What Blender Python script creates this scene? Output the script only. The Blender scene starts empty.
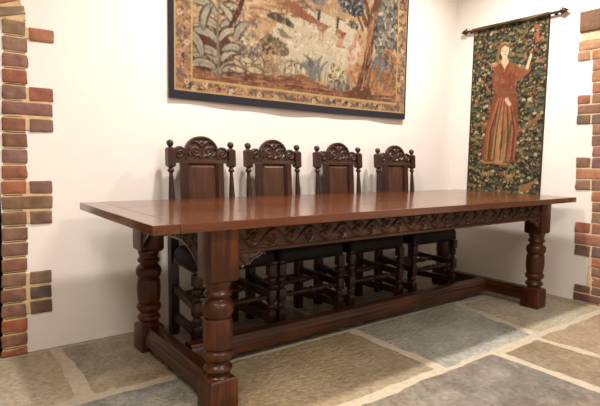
import bpy, bmesh, math, random
import numpy as np
from mathutils import Vector, Matrix

scene = bpy.context.scene
col = scene.collection
random.seed(7)
rng = np.random.default_rng(7)

# ------------------------------------------------------------------ camera
cam_data = bpy.data.cameras.new('camera')
cam_data.sensor_fit = 'HORIZONTAL'
cam_data.sensor_width = 36
cam_data.lens = 29.60
cam_data.clip_start = 0.02
cam = bpy.data.objects.new('camera', cam_data)
col.objects.link(cam)
Rr = (0.79798, -0.60243, 0.01772)
Ru = (0.03804, 0.07969, 0.99609)
Rf = (0.60149, 0.79418, -0.08651)
M = Matrix(((Rr[0], Ru[0], -Rf[0]), (Rr[1], Ru[1], -Rf[1]), (Rr[2], Ru[2], -Rf[2])))
cam.matrix_world = Matrix.Translation((-0.5919, -1.5867, 0.9863)) @ M.to_4x4()
scene.camera = cam

# ------------------------------------------------------------------ world, lights, exposure
scene.view_settings.view_transform = 'Standard'
scene.view_settings.look = 'None'
scene.view_settings.gamma = 1
scene.view_settings.use_curve_mapping = False
scene.view_settings.exposure = -0.05
world = bpy.data.worlds.new('world')
scene.world = world
world.use_nodes = True
world.node_tree.nodes['Background'].inputs[0].default_value = (1.0, 0.93, 0.86, 1)
world.node_tree.nodes['Background'].inputs[1].default_value = 0.04


def ceiling_or_fill(x, y, power, size=0.10, color=(1.0, 0.94, 0.885), z=2.70, tilt=None, spread=160):
    l = bpy.data.lights.new('ceiling_or_fill_light', 'AREA')
    l.shape = 'DISK'
    l.size = size
    l.energy = power
    l.color = color
    l.spread = math.radians(spread)
    o = bpy.data.objects.new('ceiling_or_fill_light', l)
    o.location = (x, y, z)
    if tilt:
        o.rotation_euler = (Vector(tilt) - Vector((x, y, z))).to_track_quat('-Z', 'Y').to_euler()
    col.objects.link(o)
    return o


ceiling_or_fill(0.75, 0.25, 39, 0.14)
ceiling_or_fill(2.35, 0.25, 42, 0.14)
ceiling_or_fill(-0.8, -0.7, 31, 0.8)
ceiling_or_fill(1.0, -2.0, 66, 0.9, z=2.6)
ceiling_or_fill(-1.2, -2.9, 26, 1.2)  # broad fill added at the front for soft bounce, not a real fixture
ceiling_or_fill(-0.9, 1.95, 4, 0.1)  # dim lamp added in the passage to lift the dark brick reveal
ceiling_or_fill(3.9, -0.6, 4, 0.1)

CH = 2.78      # ceiling height
YW = 1.1443    # back wall
XW = 3.1623    # right wall
H = 0.76

# ------------------------------------------------------------------ helpers


def lin(c):
    out = []
    for v in c[:3]:
        v = v / 255.0
        out.append(v / 12.92 if v <= 0.04045 else ((v + 0.055) / 1.055) ** 2.4)
    return tuple(out) + (1.0,)


def lin_arr(a):
    a = np.clip(a / 255.0, 0, 1)
    return np.where(a <= 0.04045, a / 12.92, ((a + 0.055) / 1.055) ** 2.4)


def tag(o, label=None, cat=None, group=None, kind=None):
    if label:
        o['label'] = label
    if cat:
        o['category'] = cat
    if group:
        o['group'] = group
    if kind:
        o['kind'] = kind
    return o


def empty(name, loc, rz=0.0):
    o = bpy.data.objects.new(name, None)
    o.empty_display_size = 0.05
    o.location = loc
    o.rotation_euler = (0, 0, rz)
    col.objects.link(o)
    return o


def link_mesh(name, me, mat, parent=None):
    o = bpy.data.objects.new(name, me)
    col.objects.link(o)
    if mat:
        me.materials.append(mat)
    if parent:
        o.parent = parent
    return o


def build(name, bm, mat, parent=None, smooth=False, angle=40):
    bmesh.ops.recalc_face_normals(bm, faces=bm.faces)
    me = bpy.data.meshes.new(name)
    bm.to_mesh(me)
    bm.free()
    if smooth:
        for p in me.polygons:
            p.use_smooth = True
        me.set_sharp_from_angle(angle=math.radians(angle))
    return link_mesh(name, me, mat, parent)


def merge(dst, src, mat=None):
    me = bpy.data.meshes.new('tmp')
    src.to_mesh(me)
    src.free()
    if mat is not None:
        me.transform(mat)
    dst.from_mesh(me)
    bpy.data.meshes.remove(me)


def add_box(bm, x0, x1, y0, y1, z0, z1, bevel=0.0, seg=2, mat=None):
    t = bmesh.new()
    bmesh.ops.create_cube(t, size=1)
    for v in t.verts:
        v.co = Vector(((x0 + x1) / 2 + v.co.x * (x1 - x0), (y0 + y1) / 2 + v.co.y * (y1 - y0), (z0 + z1) / 2 + v.co.z * (z1 - z0)))
    if bevel > 0:
        bmesh.ops.bevel(t, geom=t.edges[:], offset=bevel, segments=seg, profile=0.5, affect='EDGES')
    merge(bm, t, mat)


def smooth_profile(prof, sub=4):
    """Catmull-Rom through (z, r) points, keeping doubled points as hard breaks."""
    out = []
    n = len(prof)
    for i in range(n - 1):
        p0 = prof[max(i - 1, 0)]
        p1, p2 = prof[i], prof[i + 1]
        p3 = prof[min(i + 2, n - 1)]
        if p0[0] > p1[0] or abs(p1[0] - p0[0]) < 1e-6:
            p0 = p1
        for k in range(sub):
            t = k / sub
            r = 0.5 * (2 * p1[1] + (p2[1] - p0[1]) * t + (2 * p0[1] - 5 * p1[1] + 4 * p2[1] - p3[1]) * t * t + (3 * p1[1] - p0[1] - 3 * p2[1] + p3[1]) * t ** 3)
            lo, hi = min(p1[1], p2[1]), max(p1[1], p2[1])
            r = min(max(r, lo - 0.001), hi + 0.001)
            out.append((p1[0] + (p2[0] - p1[0]) * t, r))
    out.append(prof[-1])
    return out


def add_lathe(bm, prof, cx=0, cy=0, seg=28, mat=None, sub=4):
    """prof: list of (z, r)."""
    t = bmesh.new()
    pts = smooth_profile(prof, sub) if sub > 1 else prof
    rings = []
    for z, r in pts:
        rings.append([t.verts.new((cx + max(r, 1e-4) * math.cos(2 * math.pi * k / seg), cy + max(r, 1e-4) * math.sin(2 * math.pi * k / seg), z)) for k in range(seg)])
    for a, b in zip(rings[:-1], rings[1:]):
        for k in range(seg):
            t.faces.new((a[k], a[(k + 1) % seg], b[(k + 1) % seg], b[k]))
    t.faces.new(rings[0][::-1])
    t.faces.new(rings[-1])
    merge(bm, t, mat)


def frame_from(p, q):
    """matrix mapping local z axis 0..len onto p->q"""
    p, q = Vector(p), Vector(q)
    d = q - p
    rot = d.to_track_quat('Z', 'Y').to_matrix().to_4x4()
    return Matrix.Translation(p) @ rot, d.length


def add_extrude_poly(bm, pts, axis, a0, a1):
    """pts 2D polygon; axis 'y' -> pts are (x,z), extruded along y; axis 'x' -> pts (y,z)"""
    t = bmesh.new()

    def P(p, a):
        return (p[0], a, p[1]) if axis == 'y' else (a, p[0], p[1])
    f = [t.verts.new(P(p, a0)) for p in pts]
    b = [t.verts.new(P(p, a1)) for p in pts]
    n = len(pts)
    t.faces.new(f)
    t.faces.new(b[::-1])
    for i in range(n):
        t.faces.new((f[i], b[i], b[(i + 1) % n], f[(i + 1) % n]))
    bmesh.ops.triangulate(t, faces=[fc for fc in t.faces if len(fc.verts) > 4])
    merge(bm, t)


# ------------------------------------------------------------------ materials
def new_mat(name):
    m = bpy.data.materials.new(name)
    m.use_nodes = True
    nt = m.node_tree
    nt.nodes.clear()
    out = nt.nodes.new('ShaderNodeOutputMaterial')
    b = nt.nodes.new('ShaderNodeBsdfPrincipled')
    nt.links.new(b.outputs[0], out.inputs[0])
    return m, nt, b


def N(nt, t, **kw):
    n = nt.nodes.new(t)
    for k, v in kw.items():
        if k in n.inputs:
            n.inputs[k].default_value = v
        else:
            setattr(n, k, v)
    return n


def ramp(nt, src, stops):
    r = nt.nodes.new('ShaderNodeValToRGB')
    e = r.color_ramp.elements
    while len(e) > 1:
        e.remove(e[-1])
    e[0].position = stops[0][0]
    e[0].color = stops[0][1]
    for p, c in stops[1:]:
        x = e.new(p)
        x.color = c
    nt.links.new(src, r.inputs[0])
    return r


def wood(name, dark, mid, light, axis='Z', rough=0.32, coat=0.25, scale=1.0, bump=0.15, coords='Object'):
    m, nt, b = new_mat(name)
    tc = nt.nodes.new('ShaderNodeTexCoord')
    mp = nt.nodes.new('ShaderNodeMapping')
    s = {'X': (1.2, 22, 22), 'Y': (22, 1.2, 22), 'Z': (22, 22, 1.2)}[axis]
    mp.inputs['Scale'].default_value = tuple(v * scale for v in s)
    nt.links.new(tc.outputs[coords], mp.inputs[0])
    n1 = N(nt, 'ShaderNodeTexNoise', Scale=1.6, Detail=8.0, Roughness=0.65, Distortion=0.6)
    nt.links.new(mp.outputs[0], n1.inputs['Vector'])
    n2 = N(nt, 'ShaderNodeTexNoise', Scale=3.5, Detail=4.0)
    nt.links.new(tc.outputs[coords], n2.inputs['Vector'])
    mix = nt.nodes.new('ShaderNodeMath')
    mix.operation = 'MULTIPLY_ADD'
    mix.inputs[1].default_value = 0.62
    nt.links.new(n1.outputs['Fac'], mix.inputs[0])
    m2 = nt.nodes.new('ShaderNodeMath')
    m2.operation = 'MULTIPLY'
    m2.inputs[1].default_value = 0.38
    nt.links.new(n2.outputs['Fac'], m2.inputs[0])
    nt.links.new(m2.outputs[0], mix.inputs[2])
    r = ramp(nt, mix.outputs[0], [(0.30, lin(dark)), (0.50, lin(mid)), (0.68, lin(light))])
    nt.links.new(r.outputs[0], b.inputs['Base Color'])
    rr = nt.nodes.new('ShaderNodeMapRange')
    rr.inputs['To Min'].default_value = rough * 0.8
    rr.inputs['To Max'].default_value = rough * 1.3
    nt.links.new(n1.outputs['Fac'], rr.inputs[0])
    nt.links.new(rr.outputs[0], b.inputs['Roughness'])
    b.inputs['Coat Weight'].default_value = coat
    b.inputs['Specular IOR Level'].default_value = 0.3
    b.inputs['Coat Roughness'].default_value = 0.14
    bp = N(nt, 'ShaderNodeBump', Strength=bump, Distance=0.002)
    nt.links.new(n1.outputs['Fac'], bp.inputs['Height'])
    nt.links.new(bp.outputs[0], b.inputs['Normal'])
    return m


TOPC = ((66, 32, 15), (95, 49, 23), (114, 62, 30))
LEGC = ((22, 10, 4), (66, 31, 10), (118, 60, 18))
CHRC = ((28, 15, 10), (52, 29, 19), (78, 46, 30))
M_top = wood('oak_tabletop', *TOPC, axis='X', rough=0.22, coat=0.55, bump=0.02)
M_topend = wood('oak_tabletop_end', *TOPC, axis='Y', rough=0.22, coat=0.55, bump=0.02)
M_leg = wood('oak_leg', *LEGC, axis='Z', rough=0.36, coat=0.12)
M_rail_x = wood('oak_rail_long', (24, 12, 6), (56, 28, 12), (90, 48, 21), axis='X', rough=0.38, coat=0.2)
M_rail_y = wood('oak_rail_short', (24, 12, 6), (56, 28, 12), (90, 48, 21), axis='Y', rough=0.34, coat=0.25)
M_chair = wood('chair_oak', *CHRC, axis='Z', rough=0.38, coat=0.2)
M_chair_x = wood('chair_oak_cross', *CHRC, axis='X', rough=0.38, coat=0.2)
M_crest = wood('chair_oak_carved', (34, 20, 16), (58, 37, 29), (80, 54, 42), axis='X', rough=0.42, coat=0.15)
M_panel = wood('chair_oak_panel', (46, 25, 16), (70, 41, 27), (94, 60, 40), axis='Z', rough=0.36, coat=0.25)

# dark leather
M_leather, nt, b = new_mat('dark_leather')
b.inputs['Roughness'].default_value = 0.6
b.inputs['Specular IOR Level'].default_value = 0.25
tc = nt.nodes.new('ShaderNodeTexCoord')
v = N(nt, 'ShaderNodeTexVoronoi', Scale=70.0)
nt.links.new(tc.outputs['Object'], v.inputs['Vector'])
n = N(nt, 'ShaderNodeTexNoise', Scale=9.0, Detail=5.0)
nt.links.new(tc.outputs['Object'], n.inputs['Vector'])
r = ramp(nt, n.outputs['Fac'], [(0.35, lin((12, 10, 8))), (0.65, lin((24, 20, 15)))])
nt.links.new(r.outputs[0], b.inputs['Base Color'])
bp = N(nt, 'ShaderNodeBump', Strength=0.4, Distance=0.003)
nt.links.new(v.outputs['Distance'], bp.inputs['Height'])
nt.links.new(bp.outputs[0], b.inputs['Normal'])

# plaster
M_wall, nt, b = new_mat('cream_plaster')
b.inputs['Roughness'].default_value = 0.85
b.inputs['Specular IOR Level'].default_value = 0.2
tc = nt.nodes.new('ShaderNodeTexCoord')
n = N(nt, 'ShaderNodeTexNoise', Scale=1.3, Detail=4.0)
nt.links.new(tc.outputs['Object'], n.inputs['Vector'])
r = ramp(nt, n.outputs['Fac'], [(0.3, lin((232, 225, 217))), (0.7, lin((239, 232, 225)))])
nt.links.new(r.outputs[0], b.inputs['Base Color'])
n2 = N(nt, 'ShaderNodeTexNoise', Scale=14.0, Detail=6.0)
nt.links.new(tc.outputs['Object'], n2.inputs['Vector'])
bp = N(nt, 'ShaderNodeBump', Strength=0.12, Distance=0.01)
nt.links.new(n2.outputs['Fac'], bp.inputs['Height'])
nt.links.new(bp.outputs[0], b.inputs['Normal'])

# ceiling
M_ceiling, nt, b = new_mat('ceiling_paint')
b.inputs['Base Color'].default_value = lin((238, 230, 218))
b.inputs['Roughness'].default_value = 0.9


def attr_mat(name, rough, bump_scale, bump_str, vary=0.25, vscale=40.0, dist=0.004, spec=0.4, detail=8.0):
    """material whose base colour is the mesh's own 'col' attribute, mottled by noise"""
    m, nt, b = new_mat(name)
    at = nt.nodes.new('ShaderNodeAttribute')
    at.attribute_name = 'col'
    tc = nt.nodes.new('ShaderNodeTexCoord')
    n = N(nt, 'ShaderNodeTexNoise', Scale=vscale, Detail=detail, Roughness=0.65)
    nt.links.new(tc.outputs['Object'], n.inputs['Vector'])
    mr = nt.nodes.new('ShaderNodeMapRange')
    mr.inputs['From Min'].default_value = 0.3
    mr.inputs['From Max'].default_value = 0.7
    mr.inputs['To Min'].default_value = 1 - vary
    mr.inputs['To Max'].default_value = 1 + vary
    nt.links.new(n.outputs['Fac'], mr.inputs[0])
    mx = nt.nodes.new('ShaderNodeVectorMath')
    mx.operation = 'SCALE'
    nt.links.new(at.outputs['Color'], mx.inputs[0])
    nt.links.new(mr.outputs[0], mx.inputs['Scale'])
    nt.links.new(mx.outputs[0], b.inputs['Base Color'])
    b.inputs['Roughness'].default_value = rough
    b.inputs['Specular IOR Level'].default_value = spec
    n2 = N(nt, 'ShaderNodeTexNoise', Scale=bump_scale, Detail=detail, Roughness=0.6)
    nt.links.new(tc.outputs['Object'], n2.inputs['Vector'])
    bp = N(nt, 'ShaderNodeBump', Strength=bump_str, Distance=dist)
    nt.links.new(n2.outputs['Fac'], bp.inputs['Height'])
    nt.links.new(bp.outputs[0], b.inputs['Normal'])
    return m


M_brick = attr_mat('old_brick', 0.85, 60.0, 0.5, 0.22, 34.0)
M_mortar = attr_mat('lime_mortar', 0.95, 50.0, 0.5, 0.15, 30.0)
M_stone = attr_mat('york_stone', 0.55, 42.0, 1.0, 0.30, 34.0, dist=0.02, spec=0.45)
M_cloth = attr_mat('tapestry_wool', 0.95, 400.0, 0.25, 0.10, 180.0, dist=0.002, spec=0.1)
M_edge, nt, b = new_mat('navy_edging')
b.inputs['Base Color'].default_value = lin((24, 23, 33))
b.inputs['Roughness'].default_value = 0.9
M_iron, nt, b = new_mat('bronzed_iron')
tc = nt.nodes.new('ShaderNodeTexCoord')
n = N(nt, 'ShaderNodeTexNoise', Scale=40.0, Detail=3.0)
nt.links.new(tc.outputs['Object'], n.inputs['Vector'])
r = ramp(nt, n.outputs['Fac'], [(0.35, lin((60, 42, 34))), (0.65, lin((98, 74, 52)))])
nt.links.new(r.outputs[0], b.inputs['Base Color'])
b.inputs['Metallic'].default_value = 0.6
b.inputs['Roughness'].default_value = 0.45


def set_cols(me, arr):
    """arr (nverts,3) linear"""
    a = me.color_attributes.new('col', 'FLOAT_COLOR', 'POINT')
    buf = np.ones((len(me.vertices), 4), dtype=np.float32)
    buf[:, :3] = arr
    a.data.foreach_set('color', buf.ravel())


def vnoise(x, y, s, seed=0):
    """cheap smooth value noise in numpy, 0..1"""
    r = np.random.default_rng(seed)
    g = r.random((64, 64))
    X, Y = np.asarray(x) * s, np.asarray(y) * s
    xi, yi = np.floor(X).astype(int), np.floor(Y).astype(int)
    fx, fy = X - xi, Y - yi
    fx = fx * fx * (3 - 2 * fx)
    fy = fy * fy * (3 - 2 * fy)
    a = g[xi % 64, yi % 64]
    b_ = g[(xi + 1) % 64, yi % 64]
    c = g[xi % 64, (yi + 1) % 64]
    d = g[(xi + 1) % 64, (yi + 1) % 64]
    return (a * (1 - fx) + b_ * fx) * (1 - fy) + (c * (1 - fx) + d * fx) * fy


# ------------------------------------------------------------------ room shell
XL, YF = -3.2, -4.2
arc = []
R_o, th0 = 0.42, math.radians(9)
acx, acz = -0.182 - R_o * math.cos(th0), 1.640 - R_o * math.sin(th0)
R_i = R_o - 0.145
for k in range(0, 25):
    t = th0 + (math.pi - 2 * th0) * k / 24
    arc.append((acx + R_i * math.cos(t), acz + R_i * math.sin(t)))
jx = -0.315
jx2 = 2 * acx - jx
wb = bmesh.new()
pts = [(XL - .3, 0), (jx2, 0)] + [(jx2, arc[-1][1])] + arc[::-1][1:-1] + [(jx, arc[0][1]), (jx, 0), (XW + 0.3, 0), (XW + 0.3, CH), (XL - .3, CH)]
add_extrude_poly(wb, pts, 'y', YW, YW + 0.30)
tag(build('wall_back', wb, M_wall), kind='structure')
wr = bmesh.new()
ry0, ry1, rz = -0.20, -1.15, 2.15
add_box(wr, XW, XW + .3, ry0, YW, 0, rz)
add_box(wr, XW, XW + .3, YF, ry1, 0, rz)
add_box(wr, XW, XW + .3, YF, YW, rz, CH)
tag(build('wall_right', wr, M_wall), kind='structure')
for nm, bx in (('wall_left', (XL - .3, XL, YF, YW, 0, CH)), ('wall_front', (XL - .3, XW + .3, YF - .3, YF, 0, CH))):
    t = bmesh.new()
    add_box(t, *bx)
    tag(build(nm, t, M_wall), kind='structure')
t = bmesh.new()
add_box(t, XL - .3, XW + 1.8, YF - .3, YW + 2.0, CH, CH + 0.1)
tag(build('ceiling', t, M_ceiling), kind='structure')
# rooms beyond the two openings
t = bmesh.new()
add_box(t, jx2 - .5, jx + .5, YW + 1.7, YW + 1.8, 0, CH)
add_box(t, jx2 - .6, jx2 - .5, YW + .3, YW + 1.8, 0, CH)
add_box(t, jx + .5, jx + .6, YW + .3, YW + 1.8, 0, CH)
tag(build('wall_passage', t, M_wall), kind='structure')
t = bmesh.new()
add_box(t, XW + 1.5, XW + 1.6, -1.7, .4, 0, CH)
add_box(t, XW + .3, XW + 1.6, .3, .4, 0, CH)
add_box(t, XW + .3, XW + 1.6, -1.8, -1.7, 0, CH)
tag(build('wall_side_passage', t, M_wall), kind='structure')

# floor: lime mortar bed with flagstones
fl = bmesh.new()
add_box(fl, XL - .3, XW + 1.8, YF - .3, YW + 2.0, -0.06, -0.004)
fo = build('floor', fl, M_mortar)
set_cols(fo.data, np.tile(lin((180, 166, 144))[:3], (len(fo.data.vertices), 1)))
tag(fo, kind='structure')

stones = []   # (x00, x01 at y0), (x10, x11 at y1), y0, y1, colour, roughness amount


def stone(xa0, xa1, xb0, xb1, y0, y1, c, rg=1.0):
    stones.append((xa0, xa1, xb0, xb1, y0, y1, c, rg))


g = 0.014
# row beside the back wall
stone(-1.15, -.11 - g, -1.15, -.10 - g, .49 + g, 1.125, (176, 157, 126), .5)
stone(-.085 + g, .62, -.085 + g, .60, .475 + g, 1.125, (158, 140, 110), 1.6)
stone(.64, 1.34 - g, .62, 1.34 - g, .49 + g, 1.12, (150, 136, 112), 1.2)
stone(1.345 + g, 2.365 - g, 1.345 + g, 2.33 - g, .50 + g, 1.12, (150, 138, 118), 1.2)
stone(2.37 + g, 3.14, 2.34 + g, 3.14, .44, 1.12, (160, 148, 122), 1.0)
# middle row
stone(-1.3, -.23 - g, -1.3, -.23 - g, -.19 + g, .49 - g, (168, 150, 124), .6)
stone(-.22 + g, .33 - g, -.22 + g, .33 - g, -.19 + g, .475 - g, (152, 144, 126), 2.2)
stone(.34 + g, 1.345 - g, .34 + g, 1.36 - g, -.175 + g, .485 - g, (163, 142, 108), .8)
stone(1.36 + g, 2.20 - g, 1.37 + g, 2.365 - g, -.195 + g, .50 - g, (152, 146, 128), 1.2)
stone(2.215 + g, 3.12, 2.37 + g, 3.14, -.20 + g, .44 - g, (167, 154, 126), 1.0)
# front row
stone(-.6, .62 - g, -.6, .72 - g, -1.0, -.21, (156, 138, 110), 1.0)
stone(.64 + g, 1.745 - g, .78, 1.75 - g, -1.05, -.185 - g, (137, 124, 106), 2.2)
stone(1.75 + g, 2.18 - g, 1.77 + g, 2.15 - g, -1.1, -.215 - g, (150, 126, 92), 1.3)
stone(2.195 + g, 3.14, 2.16 + g, 3.13, -.92, -.21 - g, (166, 140, 106), 1.0)
# further rows towards the viewer and beyond the openings
stone(-1.8, -.63, -1.8, -.63, -1.0, -.22, (150, 136, 112), 1.2)
stone(-2.9, -1.33, -2.9, -1.33, -.9, .05, (160, 142, 114), 1)
stone(-3.18, -1.18, -3.18, -1.18, .1, 1.12, (150, 138, 118), 1)
yy = -1.03
for rowi in range(4):
    x = -3.15 + .3 * rowi
    y0 = max(yy - .75, YF + .02)
    while x < XW - .2:
        w = .7 + .5 * random.random()
        x1 = min(x + w, XW - .03)
        c = random.choice([(160, 143, 116), (150, 138, 118), (140, 128, 108), (165, 145, 112)])
        top = yy - .12 if x < -.6 else yy - .10
        stone(x, x1 - .03, x, x1 - .03, y0 + .03, top, c, 1.2)
        x = x1
    yy = y0
stone(-1.5, -.1, -1.5, -.1, 1.16, 2.9, (120, 108, 90), 1)
stone(XW + .02, XW + 1.5, XW + .02, XW + 1.5, -1.6, .28, (130, 116, 95), 1)

sv, sf, sc = [], [], []
for si, (xa0, xa1, xb0, xb1, y0, y1, c, rg) in enumerate(stones):
    xa0, xa1, xb0, xb1, y0, y1 = xa0 - .009, xa1 + .009, xb0 - .009, xb1 + .009, y0 - .009, y1 + .009
    c = tuple(v_ * 1.02 * .82 + sum(c) / 3 * 1.02 * .18 for v_ in c)
    nx = max(8, int((xa1 - xa0) / .025))
    ny = max(8, int((y1 - y0) / .025))
    U, V = np.meshgrid(np.linspace(0, 1, nx + 1), np.linspace(0, 1, ny + 1), indexing='ij')
    X = (xa0 + (xa1 - xa0) * U) * (1 - V) + (xb0 + (xb1 - xb0) * U) * V
    Y = y0 + (y1 - y0) * V
    # irregular hewn edges
    ex = np.minimum(U, 1 - U)
    ey = np.minimum(V, 1 - V)
    jitx = (vnoise(Y * 1.0, U * 0 + si, 9, 3 + si) - .5) * .022 + (vnoise(Y, U * 0 + si, 30, 5 + si) - .5) * .012
    jity = (vnoise(X * 1.0, V * 0 + si, 9, 4 + si) - .5) * .022 + (vnoise(X, V * 0 + si, 30, 6 + si) - .5) * .012
    X2 = X + jitx * np.clip(1 - ex * nx / 3, 0, 1)
    Y2 = Y + jity * np.clip(1 - ey * ny / 3, 0, 1)
    Z = -.0008 * rg * (vnoise(X, Y, 7, 11) + vnoise(X, Y, 19, 12)) + 0.0
    edge = (np.minimum(ex * nx, ey * ny) < .5)
    Z = np.where(edge, -.009, Z)
    base = len(sv)
    P = np.stack([X2, Y2, Z], -1).reshape(-1, 3)
    tone = (vnoise(X, Y, 3.1, 20 + si) - .5) * 26 + (vnoise(X, Y, 11, 21 + si) - .5) * 16 * rg + (vnoise(X, Y, 37, 22 + si) - .5) * 12 * rg
    hue = (vnoise(X, Y, 2.2, 40 + si) - .5) * 14
    C = np.stack([c[0] + tone + hue * .5, c[1] + tone, c[2] + tone - hue], -1).reshape(-1, 3)
    sc.append(lin_arr(C))
    sv.extend(P.tolist())
    for i in range(nx):
        for j in range(ny):
            a = base + i * (ny + 1) + j
            sf.append((a, a + ny + 1, a + ny + 2, a + 1))
me = bpy.data.meshes.new('flagstones')
me.from_pydata(sv, [], sf)
set_cols(me, np.concatenate(sc))
for p in me.polygons:
    p.use_smooth = True
flag = link_mesh('flagstones', me, M_stone, fo)

# ------------------------------------------------------------------ brick quoins


class Bricks:
    def __init__(self):
        self.v, self.f, self.c = [], [], []

    def add(self, bm_box, colour):
        base = len(self.v)
        cc = np.array(colour, float) * .56 + np.array([140, 104, 82]) * .44 + rng.normal(0, 3, 3)
        for v_ in bm_box.verts:
            self.v.append(tuple(v_.co))
            jit = (vnoise(v_.co.x * 3 + v_.co.y * 3, v_.co.z, 25, 77) - .5) * 30
            self.c.append(lin_arr(cc + jit))
        for f_ in bm_box.faces:
            self.f.append([base + w.index for w in f_.verts])
        bm_box.free()

    def brick(self, x0, x1, y0, y1, z0, z1, colour, mat=None):
        t = bmesh.new()
        bmesh.ops.create_cube(t, size=1)
        for v_ in t.verts:
            v_.co = Vector(((x0 + x1) / 2 + v_.co.x * (x1 - x0), (y0 + y1) / 2 + v_.co.y * (y1 - y0), (z0 + z1) / 2 + v_.co.z * (z1 - z0)))
            v_.co += Vector([(random.random() - .5) * .004 for _ in range(3)])
        bmesh.ops.subdivide_edges(t, edges=t.edges[:], cuts=2, use_grid_fill=True)
        for v_ in t.verts:
            v_.co += Vector([(random.random() - .5) * .0022 for _ in range(3)])
        sharp = [e_ for e_ in t.edges if len(e_.link_faces) == 2 and e_.calc_face_angle(0) > .9]
        bmesh.ops.bevel(t, geom=sharp, offset=.004, segments=2, profile=.5, affect='EDGES', clamp_overlap=True)
        t.verts.index_update()
        if mat is not None:
            t.transform(mat)
        self.add(t, colour)

    def build(self, name, parent=None):
        me = bpy.data.meshes.new(name)
        me.from_pydata(self.v, [], self.f)
        set_cols(me, np.array(self.c))
        for p in me.polygons:
            p.use_smooth = True
        me.set_sharp_from_angle(angle=math.radians(50))
        return link_mesh(name, me, M_brick, parent)


def coloured_box_mesh(name, boxes, c, mat, parent, extra=None):
    t = bmesh.new()
    for b_ in boxes:
        add_box(t, *b_, bevel=0.003, seg=1)
    if extra:
        extra(t)
    o = build(name, t, mat, parent)
    set_cols(o.data, np.tile(lin(c)[:3], (len(o.data.vertices), 1)))
    return o


BT = 0.0605     # brick height
PR = 0.008      # proud of the plaster
pitch, zb = 0.0756, -0.038
xi0, xi1 = -0.336, -0.186


def xe(z):
    return -0.113 + 0.03 * z


LC = {0: (158, 82, 58), 1: (132, 82, 64), 2: (176, 88, 55), 3: (118, 82, 68), 4: (116, 78, 64), 5: (122, 86, 70),
      6: (130, 82, 66), 7: (110, 82, 70), 8: (114, 86, 74), 9: (112, 82, 66), 10: (110, 76, 68), 11: (166, 92, 62),
      12: (156, 84, 62), 13: (116, 88, 80), 14: (118, 82, 72), 15: (140, 84, 68), 16: (112, 86, 80), 17: (112, 86, 80),
      18: (150, 78, 60), 19: (122, 86, 78), 20: (128, 104, 90), 21: (134, 114, 96)}
TC = {3: (88, 70, 66), 4: (66, 62, 62), 5: (108, 90, 80), 9: (104, 88, 80), 10: (110, 76, 68), 11: (112, 90, 80),
      15: (110, 86, 80), 16: (112, 86, 80), 17: (158, 88, 66), 21: (172, 98, 72)}
wide = [3, 4, 5, 9, 10, 11, 15, 16, 17, 21]
bk = Bricks()
mort = []
for k in range(22):
    z0 = zb + k * pitch + .006
    z1 = z0 + BT + .002 * random.random()
    z0c = max(z0, 0.0)
    xi0, xi1 = -.336 + .033 * z0, -.222 + .024 * z0
    mort.append((xi0 + .008, xi1 - .004, YW - PR + .004, YW + .10, max(z0 - .012, 0), z1 + .012))
    if k in wide:
        e = xe(z0) - .003 + .005 * random.random()
        if k in (10, 16):
            bk.brick(xi0, e, YW - PR, YW + .1, z0c, z1, LC[k])
        else:
            bk.brick(xi0, xi1 - .004, YW - PR, YW + .1, z0c, z1, LC[k])
            dz_ = -.018 if k == 21 else 0
            bk.brick(xi1 + .012, e, YW - PR, YW + .06, z0c + dz_, z1 + dz_, TC[k])
    else:
        bk.brick(xi0, xi1 + .004 * random.random(), YW - PR, YW + .1, z0c, z1, LC[k])
    # bricks lining the reveal behind the corner
    for j in range(2):
        bk.brick(xi0, xi0 + .05, YW + .11 + j * .1, YW + .2 + j * .1, z0c, z1, (110, 70, 55))
for ks in ((3, 5), (9, 11), (15, 17), (21, 21)):
    za, zc = zb + ks[0] * pitch + .006, zb + (ks[1] + 1) * pitch - .004
    dz_ = .018 if ks[0] == 21 else 0
    xi1 = -.222 + .024 * za
    mort.append((xi1 - .02, xe(za) - .008, YW - PR + .0033, YW + .05, za + .004 - dz_, zc - .006 - dz_))
mort.append((xi0 + .012, -.196, YW - PR + .0034, YW + .10, 1.60, 1.665))
# arch ring
ARC = [(138, 116, 96), (172, 100, 80), (120, 90, 78), (150, 86, 62), (112, 84, 76), (160, 92, 66)]
nv = 17
dth = (math.pi - 2 * th0) / nv
for k in range(nv):
    tt = th0 + (k + .5) * dth
    mt = Matrix.Translation((acx, 0, acz)) @ Matrix.Rotation(-tt, 4, 'Y')
    hw = R_i * dth / 2 * .90
    bk.brick(R_i + .002, R_o, YW - PR, YW + .28, -hw, hw, ARC[k % 6], mt)


def arc_mortar(t):
    n_ = 32
    y_a, y_b = YW - PR + .004, YW + .27
    prev = None
    for i in range(n_ + 1):
        a = th0 - .04 + (math.pi - 2 * th0 + .08) * i / n_
        c_, s_ = math.cos(a), math.sin(a)
        ri, ro = R_i + .006, R_o - .006
        cur = [t.verts.new((acx + r_ * c_, y_, acz + r_ * s_)) for r_, y_ in ((ri, y_a), (ro, y_a), (ro, y_b), (ri, y_b))]
        if prev:
            for k in range(4):
                t.faces.new((prev[k], prev[(k + 1) % 4], cur[(k + 1) % 4], cur[k]))
        else:
            t.faces.new(cur)
        prev = cur
    t.faces.new(prev[::-1])


q1 = bk.build('trim_1')
tag(q1, kind='structure')
coloured_box_mesh('mortar', mort, (205, 176, 134), M_mortar, q1, arc_mortar)

# right-hand quoins
bk = Bricks()


def ye(z):
    return .018 + .046 * z


def yn(z):
    return -.104 + .062 * z


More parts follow.
